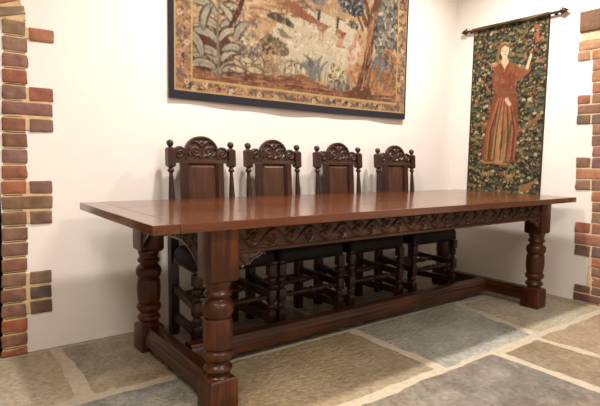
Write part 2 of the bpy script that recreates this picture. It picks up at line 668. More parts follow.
yj = -0.215
seq = []
for za, zc, cols_, wd in [(.004, .125, [(80, 60, 50), (92, 72, 60)], True),
                          (.125, .332, [(170, 108, 76), (122, 94, 80), (186, 112, 78)], False),
                          (.332, .58, [(98, 78, 70), (158, 108, 84), (162, 102, 82)], True),
                          (.58, .806, [(138, 104, 78), (138, 108, 92), (196, 116, 78)], False),
                          (.806, 1.044, [(126, 96, 86), (190, 124, 86), (120, 92, 84)], True),
                          (1.044, 1.274, [(136, 94, 78), (120, 88, 74), (160, 104, 78)], False),
                          (1.274, 1.487, [(88, 78, 74), (146, 98, 82), (148, 98, 80)], True),
                          (1.487, 1.723, [(186, 118, 82), (190, 124, 84), (176, 120, 90)], False),
                          (1.723, 1.864, [(186, 140, 102), (192, 146, 108)], True)]:
    n_ = len(cols_)
    for i, c_ in enumerate(cols_):
        p_ = (zc - za) / n_
        seq.append((za + i * p_ + .004, za + (i + 1) * p_ - .004, c_, wd))
for i, (z0, z1, c_, wd) in enumerate(seq):
    if wd:
        e = ye(z0) + .006 * random.random()
        mid = yn(z0) + .01
        if i % 2:
            bk.brick(XW - PR, XW + .1, mid + .006, e, z0, z1, c_)
            bk.brick(XW - PR, XW + .1, yj, mid - .006, z0, z1, tuple(v_ * .95 + 6 for v_ in c_))
        else:
            bk.brick(XW - PR, XW + .1, yj + .06, e, z0, z1, c_)
            bk.brick(XW - PR, XW + .1, yj, yj + .05, z0, z1, c_)
    else:
        bk.brick(XW - PR, XW + .1, yj, yn(z0) + .006 * random.random(), z0, z1, c_)
    for j in range(2):
        bk.brick(XW + .11 + j * .1, XW + .2 + j * .1, yj, yj + .05, z0, z1, c_)
bk.brick(XW - PR - .012, XW + .2, -.60, ye(1.95) - .010, 1.925, 2.065, (96, 68, 60))
bk.brick(XW - PR - .012, XW + .2, -1.30, -.61, 1.925, 2.065, (96, 68, 60))
q2 = bk.build('trim_2')
tag(q2, kind='structure')
mort = [(XW - PR + .004, XW + .1, yj + .006, yn(.9) - .012, 0, 1.9)]
for za, zc in ((.0, .125), (.332, .58), (.806, 1.044), (1.274, 1.487), (1.723, 1.864)):
    mort.append((XW - PR + .0033, XW + .05, yj + .004, ye(za) - .008, za + .006, zc - .008))
mort.append((XW - PR + .003, XW + .05, yj + .006, ye(1.86) - .015, 1.86, 1.93))
coloured_box_mesh('mortar', mort, (208, 184, 150), M_mortar, q2)

# ------------------------------------------------------------------ carving tools


def spiral(cx, cy, r0, turns, a0, sgn=1, n=40, shrink=0.12):
    t = np.linspace(0, 1, n)
    a = a0 + sgn * turns * 2 * math.pi * t
    r_ = r0 * (1 - (1 - shrink) * t)
    return np.stack([cx + r_ * np.cos(a), cy + r_ * np.sin(a)], -1)


def dist_poly(U, V, polys):
    """distance of every point to a set of polylines"""
    P = np.stack([U.ravel(), V.ravel()], -1)
    best = np.full(len(P), 1e9)
    for pl in polys:
        for a, b_ in zip(pl[:-1], pl[1:]):
            d = b_ - a
            L2 = (d ** 2).sum() + 1e-12
            t = np.clip(((P - a) @ d) / L2, 0, 1)
            q_ = a + t[:, None] * d
            best = np.minimum(best, ((P - q_) ** 2).sum(1))
    return np.sqrt(best).reshape(U.shape)


def ridge(d, w, sharp=1.0):
    x = np.clip(1 - d / w, 0, 1)
    return x * x * (3 - 2 * x)


def relief_board(name, u0, u1, nu, nv_, bottom, top, height, thick, place, mat, parent):
    """board whose front face is carved; u along, v from bottom(u) to top(u);
    place(u, v, h) -> xyz where h is outward from the ground plane of the carving"""
    us = np.linspace(u0, u1, nu + 1)
    vs = []
    bo, to = bottom(us), top(us)
    T = np.linspace(0, 1, nv_ + 1)
    U = np.repeat(us[:, None], nv_ + 1, 1)
    V = bo[:, None] + (to - bo)[:, None] * T[None, :]
    Hh = height(U, V, bo[:, None], to[:, None])
    verts, faces = [], []
    for i in range(nu + 1):
        for j in range(nv_ + 1):
            verts.append(place(U[i, j], V[i, j], Hh[i, j]))
    nf = len(verts)
    for i in range(nu + 1):
        for j in (0, nv_):
            verts.append(place(U[i, j], V[i, j], -thick))
    w = nv_ + 1
    for i in range(nu):
        for j in range(nv_):
            a = i * w + j
            faces.append((a, a + w, a + w + 1, a + 1))
        b0, b1 = nf + 2 * i, nf + 2 * i + 1
        c0, c1 = b0 + 2, b1 + 2
        faces.append((i * w, b0, c0, (i + 1) * w))
        faces.append((i * w + nv_, (i + 1) * w + nv_, c1, b1))
        faces.append((b0, b1, c1, c0))
    faces.append(tuple([j for j in range(nv_, -1, -1)] + [nf, nf + 1]))
    faces.append(tuple([nu * w + j for j in range(nv_ + 1)] + [nf + 2 * nu + 1, nf + 2 * nu]))
    t = bmesh.new()
    tv = [t.verts.new(p) for p in verts]
    for f_ in faces:
        t.faces.new([tv[k] for k in f_])
    return build(name, t, mat, parent, smooth=True, angle=55)


def S_tile(P, y0, hh):
    """scrolling vine tile of period P, height centred on y0 with half height hh"""
    pol = []
    for s in (-1, 0, 1):
        ox = s * P
        # waving stem with a volute curling into every hollow
        t = np.linspace(0, 1, 22)
        pol.append(np.stack([ox + P * t, y0 + hh * .80 * np.sin(2 * math.pi * t)], -1))
        for q_, sg in ((.25, 1), (.75, -1)):
            cx_, cy_ = ox + P * q_, y0 - sg * hh * .12
            r_v = hh * .50
            a0 = math.radians(-20) if sg > 0 else math.radians(160)
            pol.append(spiral(cx_, cy_, r_v, 1.2, a0, -1, 30, .14))
            e_ = np.array([cx_ + r_v * math.cos(a0), cy_ + r_v * math.sin(a0)])
            s0 = np.array([ox + P * (q_ + .21), y0 + sg * hh * .20])
            pol.append(np.stack([s0, (s0 + e_) / 2 + np.array([.001, -sg * .004]), e_]))
            pol.append(np.array([[ox + P * (q_ - .06), y0 - sg * hh * .95], [ox + P * (q_ - .16), y0 - sg * hh * .55]]))
            pol.append(np.array([[ox + P * (q_ + .06), y0 - sg * hh * .95], [ox + P * (q_ + .15), y0 - sg * hh * .62]]))
    return pol


# ------------------------------------------------------------------ the long table
XLEG = 0.241
LW = 0.121
L, W = 3.0516, 0.989
YLEG = 0.054
TT = 0.034
table = empty('refectory_table', (L / 2, W / 2, 0))
tag(table, 'long reddish oak refectory table with bulbous turned legs and carved apron', 'table')


def tparent(o):
    o.parent = table
    o.matrix_parent_inverse = Matrix.Translation((-L / 2, -W / 2, 0))
    return o


def worn_board(bm, x0, x1, y0, y1, z0, z1, nseg, axis, seed):
    """board with slightly wavering edges"""
    t = bmesh.new()
    bmesh.ops.create_cube(t, size=1)
    for v_ in t.verts:
        v_.co = Vector(((x0 + x1) / 2 + v_.co.x * (x1 - x0), (y0 + y1) / 2 + v_.co.y * (y1 - y0), (z0 + z1) / 2 + v_.co.z * (z1 - z0)))
    bmesh.ops.bevel(t, geom=t.edges[:], offset=.0022, segments=2, profile=.6, affect='EDGES')
    ax = 0 if axis == 'x' else 1
    lo, hi = (x0, x1) if ax == 0 else (y0, y1)
    for k in range(1, nseg):
        p = [0, 0, 0]
        p[ax] = lo + (hi - lo) * k / nseg
        nn = [0, 0, 0]
        nn[ax] = 1
        bmesh.ops.bisect_plane(t, geom=t.verts[:] + t.edges[:] + t.faces[:], plane_co=p, plane_no=nn)
    for v_ in t.verts:
        s = v_.co[ax]
        w_ = (float(vnoise(s, seed, 6, seed)) - .5) * .003
        w2 = (float(vnoise(s, seed + 9, 11, seed)) - .5) * .0016
        if ax == 0:
            if v_.co.y < .05 or v_.co.y > W - .05:
                v_.co.y += w_
        else:
            if v_.co.x < .05 or v_.co.x > L - .05:
                v_.co.x += w_
        if v_.co.z > z1 - .012:
            v_.co.z += 0
    merge(bm, t)


bw = .098
ys = [0, .30, .66, W]
for k in range(3):
    t = bmesh.new()
    worn_board(t, bw, L - bw, ys[k] + (.0003 if k else 0), ys[k + 1] - (.0003 if k < 2 else 0), H - TT, H, 40, 'x', 5 + k)
    tparent(build('tabletop_board', t, M_top))
for x0, x1 in ((0, bw - .001), (L - bw + .001, L)):
    t = bmesh.new()
    worn_board(t, x0, x1, 0.001, W - .001, H - TT, H, 16, 'y', 31)
    tparent(build('breadboard_end', t, M_topend))

LEGP = [(.118, .056), (.130, .056), (.138, .048), (.143, .042), (.147, .047), (.152, .054), (.163, .0605), (.174, .056), (.181, .049), (.186, .0465), (.193, .047),
        (.200, .056), (.210, .062), (.222, .064), (.234, .060), (.242, .050), (.246, .0475), (.2465, .056), (.256, .058), (.285, .0615),
        (.33, .0620), (.358, .0595), (.367, .056), (.3675, .0495), (.373, .0495), (.3735, .056), (.384, .062), (.400, .0665), (.416, .0655), (.430, .059), (.440, .048),
        (.445, .0445), (.449, .047), (.454, .054), (.464, .0585), (.473, .054), (.479, .049), (.486, .0485), (.490, .050), (.500, .054), (.508, .0555), (.518, .055)]
for (lx, ly) in ((XLEG, YLEG), (XLEG, W - YLEG - LW), (L - XLEG - LW, YLEG), (L - XLEG - LW, W - YLEG - LW)):
    cx, cy = lx + LW / 2, ly + LW / 2
    t = bmesh.new()
    add_lathe(t, [(z_, r_ * .96) for z_, r_ in LEGP], cx, cy, seg=40, sub=4)
    # foot block with chamfered shoulders
    for (z0, z1, ztop) in ((.0, .132, True), (.512, H - TT, False)):
        q_ = bmesh.new()
        bmesh.ops.create_cube(q_, size=1)
        for v_ in q_.verts:
            v_.co = Vector((cx + v_.co.x * LW, cy + v_.co.y * LW, (z0 + z1) / 2 + v_.co.z * (z1 - z0)))
        zz = z1 if ztop else z0
        ed = [e_ for e_ in q_.edges if all(abs(w_.co.z - zz) < 1e-5 for w_ in e_.verts)]
        bmesh.ops.bevel(q_, geom=ed, offset=.014, segments=3, profile=.35, affect='EDGES')
        ed = [e_ for e_ in q_.edges if abs(e_.verts[0].co.z - e_.verts[1].co.z) > .05]
        bmesh.ops.bevel(q_, geom=ed, offset=.004, segments=2, profile=.5, affect='EDGES')
        merge(t, q_)
    tparent(build('leg', t, M_leg, smooth=True, angle=35))

ZA0, ZA1 = .620, H - TT
# front and back long aprons, carved outside
P_ = .190
tile = S_tile(P_, (ZA0 + ZA1) / 2, .038)


def apron_h(U, V, bo, to):
    mid = (XLEG + LW + L - XLEG - LW) / 2
    uu = np.mod(mid - U, P_)
    d = dist_poly(uu, V, tile)
    h = -.0085 + .0095 * ridge(d, .0070)
    rim = np.minimum(V - ZA0, ZA1 - V)
    h = np.where(rim < .013, 0.0, h)
    h = np.where((rim >= .013) & (rim < .015), -.006, h)
    return h


def mk_apron(yf, sgn, nu=820, nv_=36):
    hcache = {}
    def place(u, v_, h):
        return (u, yf + sgn * h, v_)
    return relief_board('apron', XLEG + LW, L - XLEG - LW, nu, nv_, lambda u: np.full_like(u, ZA0), lambda u: np.full_like(u, ZA1),
                        apron_h, .028, place, M_rail_x, None)


tparent(mk_apron(YLEG + .008, -1))
tparent(mk_apron(W - YLEG - .008, 1, 280, 20))


# scroll brackets under the long aprons
def bracket(x_leg, dirx, yf, sgn):
    ln = .128

    def bot(u):
        t = np.abs(u) / ln
        b_ = ZA0 - .052 + .0 * t
        b_ = np.where(t > .30, ZA0 - .052 + .034 * np.clip((t - .30) / .45, 0, 1), b_)
        b_ = np.where(t > .80, ZA0 - .018 + .004 * np.clip((t - .8) / .1, 0, 1), b_)
        return b_ + .004 * np.cos(t * 22)
    pol = [spiral(ln * .30, ZA0 - .028, .020, 1.2, math.radians(-60), 1, 26, .15),
           np.stack([np.linspace(ln * .35, ln * .95, 10), ZA0 - .008 - .012 * np.cos(np.linspace(0, 3, 10))], -1),
           np.stack([np.linspace(0.01, ln * .28, 6), ZA0 - .01 - .036 * np.linspace(0, 1, 6)], -1)]

    def hh(U, V, bo, to):
        d = dist_poly(U, V, pol)
        return -.006 + .008 * ridge(d, .009) + .004 * ridge(np.abs(V - bo), .006)

    def place(u, v_, h):
        return (x_leg + dirx * u, yf + sgn * h, v_)
    return relief_board('bracket', 0, ln, 60, 24, bot, lambda u: np.full_like(u, ZA0), hh, .022, place, M_rail_x, None)


for yf, sg in ((YLEG + .008, -1), (W - YLEG - .008, 1)):
    tparent(bracket(XLEG + LW, 1, yf, sg))
    tparent(bracket(L - XLEG - LW, -1, yf, sg))

# short end aprons with arched, carved underside
y0e, y1e = YLEG + LW, W - YLEG - LW


def end_bot(v_):
    t = np.abs(2 * (v_ - y0e) / (y1e - y0e) - 1)
    return .640 - .100 * np.clip((t - .35) / .65, 0, 1) ** 2.2


tile2 = S_tile(.11, .655, .05)


def end_h(U, V, bo, to):
    mid = (y0e + y1e) / 2
    uu = np.mod(np.abs(U - mid), .11)
    d = dist_poly(uu, V, tile2)
    d2 = dist_poly(uu, V + .075, tile2)
    h = -.007 + .0085 * ridge(np.minimum(d, d2), .009)
    return np.where((V - bo < .010) | (to - V < .012), 0.0, h)


for xf, sg in ((XLEG + .008, -1), (L - XLEG - .008, 1)):
    tparent(relief_board('end_apron', y0e, y1e, 200, 30, end_bot, lambda u: np.full_like(u, ZA1), end_h, .026,
                         lambda u, v_, h, xf=xf, sg=sg: (xf + sg * h, u, v_), M_rail_y, None))


def moulded_rail(bm, p0, p1, w, z0, z1):
    """rectangular rail with ogee-run upper edges, from p0 to p1 in plan"""
    d = Vector((p1[0] - p0[0], p1[1] - p0[1], 0))
    ln = d.length
    d.normalize()
    nrm = Vector((-d.y, d.x, 0))
    hw = w / 2
    half = [(hw, z0 + .004), (hw - .004, z0), ]
    prof = [(hw - .004, z0), (hw, z0 + .004), (hw, z0 + (z1 - z0) * .48), (hw - .004, z0 + (z1 - z0) * .53), (hw - .004, z0 + (z1 - z0) * .60),
            (hw - .007, z0 + (z1 - z0) * .72), (hw - .013, z0 + (z1 - z0) * .80), (hw - .015, z1 - .006), (hw - .019, z1 - .001), (hw - .024, z1)]
    full = prof + [(-a, z) for a, z in prof[::-1]]
    t = bmesh.new()
    rings = []
    for k in (0, 1):
        o = Vector((p0[0], p0[1], 0)) + d * ln * k
        rings.append([t.verts.new(o + nrm * a + Vector((0, 0, z))) for a, z in full])
    n_ = len(full)
    for i in range(n_):
        t.faces.new((rings[0][i], rings[0][(i + 1) % n_], rings[1][(i + 1) % n_], rings[1][i]))
    t.faces.new(rings[0])
    t.faces.new(rings[1][::-1])
    merge(bm, t)


for lx in (XLEG + LW / 2, L - XLEG - LW / 2):
    t = bmesh.new()
    moulded_rail(t, (lx, y0e), (lx, y1e), .094, .040, .128)
    tparent(build('end_stretcher', t, M_rail_y, smooth=True, angle=25))
t = bmesh.new()
moulded_rail(t, (XLEG + LW / 2 + .047, W / 2), (L - XLEG - LW / 2 - .047, W / 2), .100, .042, .1275)
tparent(build('long_stretcher', t, M_rail_x, smooth=True, angle=25))

# ------------------------------------------------------------------ chairs
PS = .19     # half post spacing
RK = .052    # rake of the back at the top


def rake(z):
    return 0 if z < .42 else RK * (z - .42) / .68


def shear(bm_or_fn):
    for v_ in bm_or_fn.verts:
        v_.co.y += rake(v_.co.z)


def make_chair():
    root = empty('carved_chair', (0, 0, 0))
    # rear posts: square below, turned above the seat, square block and ball on top
    for s in (-1, 1):
        t = bmesh.new()
        x = s * PS
        add_box(t, x - .024, x + .024, -.024, .024, 0, .56, .003)
        add_lathe(t, [(.555, .020), (.562, .017), (.568, .012), (.575, .019), (.585, .020), (.595, .013), (.61, .017), (.70, .0195), (.80, .0165), (.88, .0120), (.905, .0105),
                      (.909, .0160), (.917, .0185), (.925, .0160), (.929, .0115), (.935, .0135), (.942, .018)], x, 0, 20)
        q_ = bmesh.new()
        bmesh.ops.create_cube(q_, size=1)
        for v_ in q_.verts:
            v_.co = Vector((x + v_.co.x * .046, v_.co.y * .040, .990 + v_.co.z * .112))
        ed = [e_ for e_ in q_.edges if abs(e_.verts[0].co.z - e_.verts[1].co.z) < .01]
        bmesh.ops.bevel(q_, geom=ed, offset=.010, segments=1, affect='EDGES')
        merge(t, q_)
        shear(t)
        build('rear_post', t, M_chair, root, smooth=True, angle=35)
        t = bmesh.new()
        add_lathe(t, [(1.042, .011), (1.047, .011), (1.050, .010), (1.054, .0145), (1.061, .0180), (1.069, .0198), (1.077, .0180), (1.084, .012), (1.088, .001)], x, 0, 20)
        shear(t)
        build('finial', t, M_crest, root, smooth=True)
    # front legs
    for s in (-1, 1):
        t = bmesh.new()
        x, y = s * .222, -.360
        add_box(t, x - .023, x + .023, y - .023, y + .023, .350, .412, .003)
        add_lathe(t, [(.268, .016), (.273, .016), (.278, .022), (.284, .016), (.292, .015), (.31, .022), (.325, .0265), (.338, .024), (.346, .016), (.352, .020)], x, y, 20)
        add_box(t, x - .023, x + .023, y - .023, y + .023, .200, .270, .003)
        add_lathe(t, [(.148, .018), (.153, .021), (.160, .017), (.175, .023), (.190, .018), (.197, .021), (.203, .020)], x, y, 20)
        add_box(t, x - .023, x + .023, y - .023, y + .023, .068, .150, .003)
        add_lathe(t, [(0, .018), (.012, .026), (.030, .028), (.050, .022), (.058, .017), (.064, .020), (.070, .020)], x, y, 20)
        build('front_leg', t, M_chair, root, smooth=True, angle=35)
    # side stretchers, two each side
    for s in (-1, 1):
        for z0, z1, h in ((.262, .240, .042), (.108, .112, .044)):
            m_, ln = frame_from((s * PS, -.024, z0), (s * .222, -.337, z1))
            t = bmesh.new()
            add_box(t, -.013, .013, -h / 2, h / 2, 0, ln, .002, mat=m_)
            build('side_stretcher', t, M_chair, root)
    # turned cross stretcher and plain rear one
    m_, ln = frame_from((-.205, -.19, .248), (.205, -.19, .248))
    t = bmesh.new()
    add_lathe(t, [(0, .010), (.03, .012), (.05, .016), (.056, .010), (.08, .014), (.13, .020), (.17, .014), (.18, .011), (.188, .018), (.205, .022), (.222, .018), (.23, .011), (.24, .014), (.28, .020), (.33, .014), (.354, .010), (.36, .016), (.38, .012), (ln, .010)], 0, 0, 18, mat=m_)
    build('cross_stretcher', t, M_panel, root, smooth=True)
    t = bmesh.new()
    add_box(t, -PS + .024, PS - .024, -.012, .012, .20, .235, .003)
    build('rear_stretcher', t, M_chair_x, root)
    t = bmesh.new()
    m_, ln = frame_from((-.199, -.36, .232), (.199, -.36, .232))
    add_lathe(t, [(0, .010), (.03, .012), (.05, .017), (.058, .010), (.10, .016), (.16, .019), (.185, .012), (.199, .021), (.213, .012), (.24, .019), (.30, .016), (.34, .010), (.348, .017), (.37, .012), (ln, .010)], 0, 0, 18, mat=m_)
    build('front_stretcher', t, M_chair_x, root, smooth=True)
    # seat: rail box and padded leather pad over it
    t = bmesh.new()
    pts_ = [(-.205, .010), (-.24, -.378), (.24, -.378), (.205, .010)]

    def slab(bm_, P2, z0, z1, bev, seg):
        q2_ = bmesh.new()
        a_ = [q2_.verts.new((p[0], p[1], z0)) for p in P2]
        b2_ = [q2_.verts.new((p[0], p[1], z1)) for p in P2]
        q2_.faces.new(a_[::-1])
        q2_.faces.new(b2_)
        for i in range(4):
            q2_.faces.new((a_[i], a_[(i + 1) % 4], b2_[(i + 1) % 4], b2_[i]))
        bmesh.ops.bevel(q2_, geom=q2_.edges[:], offset=bev, segments=seg, profile=.5, affect='EDGES')
        merge(bm_, q2_)
    slab(t, [(-.163, -.028), (-.222, -.36), (.222, -.36), (.163, -.028)], .412, .44, .004, 1)
    for s in (-1, 1):
        slab(t, [(s * .163, -.028), (s * .207, -.028), (s * .238, -.376), (s * .19, -.376)][::s], .414, .435, .003, 1)
    build('seat_rail', t, M_chair_x, root)
    t = bmesh.new()
    slab(t, [(-.212, -.027), (-.246, -.384), (.246, -.384), (.212, -.027)], .404, .506, .040, 6)
    bmesh.ops.subdivide_edges(t, edges=t.edges[:], cuts=1, use_grid_fill=True)
    for v_ in t.verts:
        if v_.co.z > .49:
            v_.co.z += .010 * (1 - (v_.co.x / .25) ** 2) * (1 - ((v_.co.y + .2) / .19) ** 2)
    build('seat_pad', t, M_leather, root, smooth=True, angle=60)
    # back: bottom rail, stiles, raised panel
    t = bmesh.new()
    add_box(t, -PS + .018, PS - .018, -.014, .014, .55, .605, .004)
    shear(t)
    build('lower_rail', t, M_chair_x, root)
    for s in (-1, 1):
        t = bmesh.new()
        x = s * .115
        add_box(t, x - .019, x + .019, -.013, .015, .600, .965, .003)
        # run moulding on the inner edge
        add_box(t, x - s * .024 - .004, x - s * .024 + .004, -.008, .013, .603, .960, .002)
        shear(t)
        build('stile', t, M_chair, root)
    t = bmesh.new()
    zc0, zc1 = .604, .962
    xo, xin = .094, .066
    gz, fz = .004, -.009     # margin set back, field raised
    o_ = [(-xo, zc0), (xo, zc0), (xo, zc1), (-xo, zc1)]
    i_ = [(-xin, zc0 + .03), (xin, zc0 + .03), (xin, zc1 - .028), (-xin, zc1 - .028)]
    vo = [t.verts.new((a_, gz, b_)) for a_, b_ in o_]
    vi = [t.verts.new((a_, fz, b_)) for a_, b_ in i_]
    vi2 = [t.verts.new((a_ * .97, fz + .001, b_ + (.002 if b_ < .8 else -.002))) for a_, b_ in i_]
    vb = [t.verts.new((a_, .012, b_)) for a_, b_ in o_]
    for k in range(4):
        n_ = (k + 1) % 4
        t.faces.new((vo[k], vo[n_], vi[n_], vi[k]))
        t.faces.new((vi[k], vi[n_], vi2[n_], vi2[k]))
        t.faces.new((vo[n_], vo[k], vb[k], vb[n_]))
    t.faces.new(vi2)
    t.faces.new(vb[::-1])
    shear(t)
    build('back_panel', t, M_panel, root)
    # carved cresting
    def top(u):
        a = np.abs(u)
        arch = 1.022 + np.sqrt(np.clip(.104 ** 2 - a ** 2, 0, None)) * .88
        lobe = 1.018 + np.sqrt(np.clip(.036 ** 2 - (a - .134) ** 2, 0, None))
        return np.where(a < .102, np.maximum(arch, lobe), np.maximum(lobe, 1.018))
    pol = []
    for s in (-1, 1):
        pol.append(spiral(s * .134, 1.016, .030, 1.5, math.radians(90), -s, 46, .12))
        pol.append(spiral(s * .040, 1.030, .026, 1.4, math.radians(-90), s, 40, .12))
        tt_ = np.linspace(0, 1, 12)
        pol.append(np.stack([s * (.10 - .004 * tt_), .985 + .03 * tt_], -1))
        pol.append(np.stack([s * (.01 + .05 * tt_), 1.060 + .022 * np.sin(tt_ * 2.4)], -1))
        pol.append(np.stack([s * (.07 + .02 * np.sin(tt_ * 3)), 1.0 + .05 * tt_], -1))
        pol.append(np.stack([s * (.012 + .03 * tt_), .992 + .012 * np.sin(tt_ * 3)], -1))
    pol.append(np.array([[0, .99], [0, 1.08]]))
    pol.append(spiral(0, 1.068, .012, 1, 0, 1, 14, .9))

    def chh(U, V, bo, to):
        d = dist_poly(U, V, pol)
        h = -.0055 + .0075 * ridge(d, .0085)
        a = np.abs(U)
        rr_ = np.sqrt(a ** 2 + ((V - 1.022) / .88) ** 2)
        h = np.where((V > 1.0) & (rr_ > .090) & (rr_ < .1045) & (a < .104), .002, h)
        h = np.where((V > 1.0) & (rr_ >= .086) & (rr_ <= .090) & (a < .104), -.006, h)
        h = np.where(V < .976, .004, h)
        h = np.where((V >= .976) & (V < .980), -.006, h)
        return h
    relief_board('cresting', -.170, .170, 120, 52, lambda u: np.full_like(u, .958), top, chh, .022,
                 lambda u, v_, h: (u, -.008 - h + rake(v_), v_), M_crest, root)
    return root


def copy_tree(o, parent=None):
    c = o.copy()
    col.objects.link(c)
    c.parent = parent
    for ch in list(o.children):
        copy_tree(ch, c)
    return c


proto = make_chair()
CHL = ['dark carved oak chair, leftmost of the four behind the table, beside the left brick jamb',
       'dark carved oak chair, second from the left, under the tapestry\'s big yellowish leaves',
       'dark carved oak chair, third from the left, under the tapestry\'s great tree',
       'dark carved oak chair nearest the small lady tapestry, last on the right behind the table']
for i, (cx, rz_) in enumerate(((.681, 0.0), (1.180, .02), (1.730, -.015), (2.320, -.01))):
    o = proto if i == 0 else copy_tree(proto)
    o.location = (cx, .998, 0)
    o.rotation_euler = (0, 0, rz_)
    tag(o, CHL[i], 'chair', 'carved chairs in a row behind the table')

# ------------------------------------------------------------------ tapestries


class Painter:
    """weaves a picture as thread colours on a grid of the cloth's own vertices"""

    def __init__(self, x0, x1, z0, z1, step, base):
        self.nx, self.nz = int(round((x1 - x0) / step)), int(round((z1 - z0) / step))
        self.X, self.Z = np.meshgrid(np.linspace(x0, x1, self.nx + 1), np.linspace(z0, z1, self.nz + 1), indexing='ij')
        self.C = np.tile(np.array(base, float), self.X.shape + (1,)).reshape(self.X.shape + (3,))
        self.x0, self.z0, self.step = x0, z0, step
        self.x1, self.z1 = x1, z1

    def win(self, xa, xb, za, zc):
        i0 = max(0, int((xa - self.x0) / self.step) - 1)
        i1 = min(self.nx + 1, int((xb - self.x0) / self.step) + 3)
        j0 = max(0, int((za - self.z0) / self.step) - 1)
        j1 = min(self.nz + 1, int((zc - self.z0) / self.step) + 3)
        return slice(i0, max(i0, i1)), slice(j0, max(j0, j1))

    def put(self, sl, m, c, a=1.0):
        m = (m * a)[..., None]
        self.C[sl] = self.C[sl] * (1 - m) + np.array(c, float) * m

    def ell(self, cx, cz, rx, rz, c, rot=0.0, a=1.0, wob=0.0):
        R_ = max(rx, rz) * 1.2
        sl = self.win(cx - R_, cx + R_, cz - R_, cz + R_)
        X, Z = self.X[sl] - cx, self.Z[sl] - cz
        u = X * math.cos(rot) + Z * math.sin(rot)
        w = -X * math.sin(rot) + Z * math.cos(rot)
        d = (u / rx) ** 2 + (w / rz) ** 2
        if wob:
            d = d + wob * (vnoise(self.X[sl], self.Z[sl], 40, 9) - .5) * 2
        self.put(sl, (d < 1).astype(float), c, a)

    def poly(self, pts_, c, a=1.0, wob=0.0):
        xs, zs = [p[0] for p in pts_], [p[1] for p in pts_]
        sl = self.win(min(xs) - wob, max(xs) + wob, min(zs) - wob, max(zs) + wob)
        X, Z = self.X[sl], self.Z[sl]
        if wob:
            X = X + (vnoise(self.X[sl], self.Z[sl], 18, 31) - .5) * wob * 2
            Z = Z + (vnoise(self.X[sl], self.Z[sl], 18, 32) - .5) * wob * 2
        ins = np.zeros(X.shape, bool)
        n_ = len(pts_)
        for i in range(n_):
            (xa, za), (xb, zb_) = pts_[i], pts_[(i + 1) % n_]
            if za == zb_:
                continue
            cond = ((za > Z) != (zb_ > Z)) & (X < (xb - xa) * (Z - za) / (zb_ - za) + xa)
            ins ^= cond
        self.put(sl, ins.astype(float), c, a)

    def stroke(self, pts_, w0, w1, c, a=1.0):
        """tapered stroke along a polyline"""
        pts_ = [np.array(p, float) for p in pts_]
        xs, zs = [p[0] for p in pts_], [p[1] for p in pts_]
        wm = max(w0, w1)
        sl = self.win(min(xs) - wm, max(xs) + wm, min(zs) - wm, max(zs) + wm)
        X, Z = self.X[sl], self.Z[sl]
        n_ = len(pts_) - 1
        m = np.zeros(X.shape)
        for i in range(n_):
            a_, b_ = pts_[i], pts_[i + 1]
            d = b_ - a_
            L2 = (d ** 2).sum() + 1e-12
            t_ = np.clip(((X - a_[0]) * d[0] + (Z - a_[1]) * d[1]) / L2, 0, 1)
            dd = np.hypot(X - a_[0] - t_ * d[0], Z - a_[1] - t_ * d[1])
            w_ = w0 + (w1 - w0) * (i + t_) / n_
            m = np.maximum(m, np.clip((w_ - dd) / self.step + .5, 0, 1))
        self.put(sl, m, c, a)

    def leaf(self, bx, bz, ang, ln, wd, c_out, c_in, curl=0.6, c_line=None):
        """arching leaf with a lighter heart and dark outline"""
        pts_ = []
        for k in range(8):
            s = k / 7
            aa = ang - curl * s * 1.6
            if k == 0:
                p = np.array([bx, bz])
            else:
                p = p + ln / 7 * np.array([math.cos(aa), math.sin(aa)])
            pts_.append(p.copy())
        if c_line is not None:
            self.stroke_leaf(pts_, wd * 1.35, c_line)
        self.stroke_leaf(pts_, wd, c_out)
        self.stroke_leaf(pts_, wd * .55, c_in)
        self.stroke(pts_, wd * .08, wd * .04, [v_ * .7 for v_ in c_out])

    def stroke_leaf(self, pts_, wd, c):
        xs, zs = [p[0] for p in pts_], [p[1] for p in pts_]
        sl = self.win(min(xs) - wd, max(xs) + wd, min(zs) - wd, max(zs) + wd)
        X, Z = self.X[sl], self.Z[sl]
        n_ = len(pts_) - 1
        m = np.zeros(X.shape)
        for i in range(n_):
            a_, b_ = pts_[i], pts_[i + 1]
            d = b_ - a_
            L2 = (d ** 2).sum() + 1e-12
            t_ = np.clip(((X - a_[0]) * d[0] + (Z - a_[1]) * d[1]) / L2, 0, 1)
            dd = np.hypot(X - a_[0] - t_ * d[0], Z - a_[1] - t_ * d[1])
            s = (i + t_) / n_
            w_ = wd * np.sin(np.pi * np.clip(.12 + .88 * s, 0, 1)) ** .7
            m = np.maximum(m, np.clip((w_ - dd) / self.step + .5, 0, 1))
        self.put(sl, m, c)

    def clump(self, cx, cz, rx, rz, n_, size, cols_, r_):
        for _ in range(n_):
            a = r_.random() * 2 * math.pi
            q_ = math.sqrt(r_.random())
            x, z = cx + rx * q_ * math.cos(a), cz + rz * q_ * math.sin(a)
            c = cols_[r_.integers(len(cols_))]
            self.ell(x, z, size * (.5 + .8 * r_.random()), size * (.3 + .5 * r_.random()), c, rot=r_.random() * 3.14)

    def noise(self, amp, seed=5):
        r_ = np.random.default_rng(seed)
        self.C += (r_.random(self.X.shape)[..., None] - .5) * amp
        self.C += (vnoise(self.X, self.Z, 55, seed)[..., None] - .5) * amp

    warm = (3, 0, -4)
    sat, gain = .66, .85

    def cols(self):
        P_ = np.pad(self.C, ((1, 1), (1, 1), (0, 0)), mode='edge')
        C0 = .44 * self.C + .14 * (P_[2:, 1:-1] + P_[:-2, 1:-1] + P_[1:-1, 2:] + P_[1:-1, :-2])
        g_ = C0.mean(-1, keepdims=True)
        C = (g_ + (C0 - g_) * self.sat) * self.gain + np.array(self.warm)
        return lin_arr(np.clip(C, 4, 250)).reshape(-1, 3)

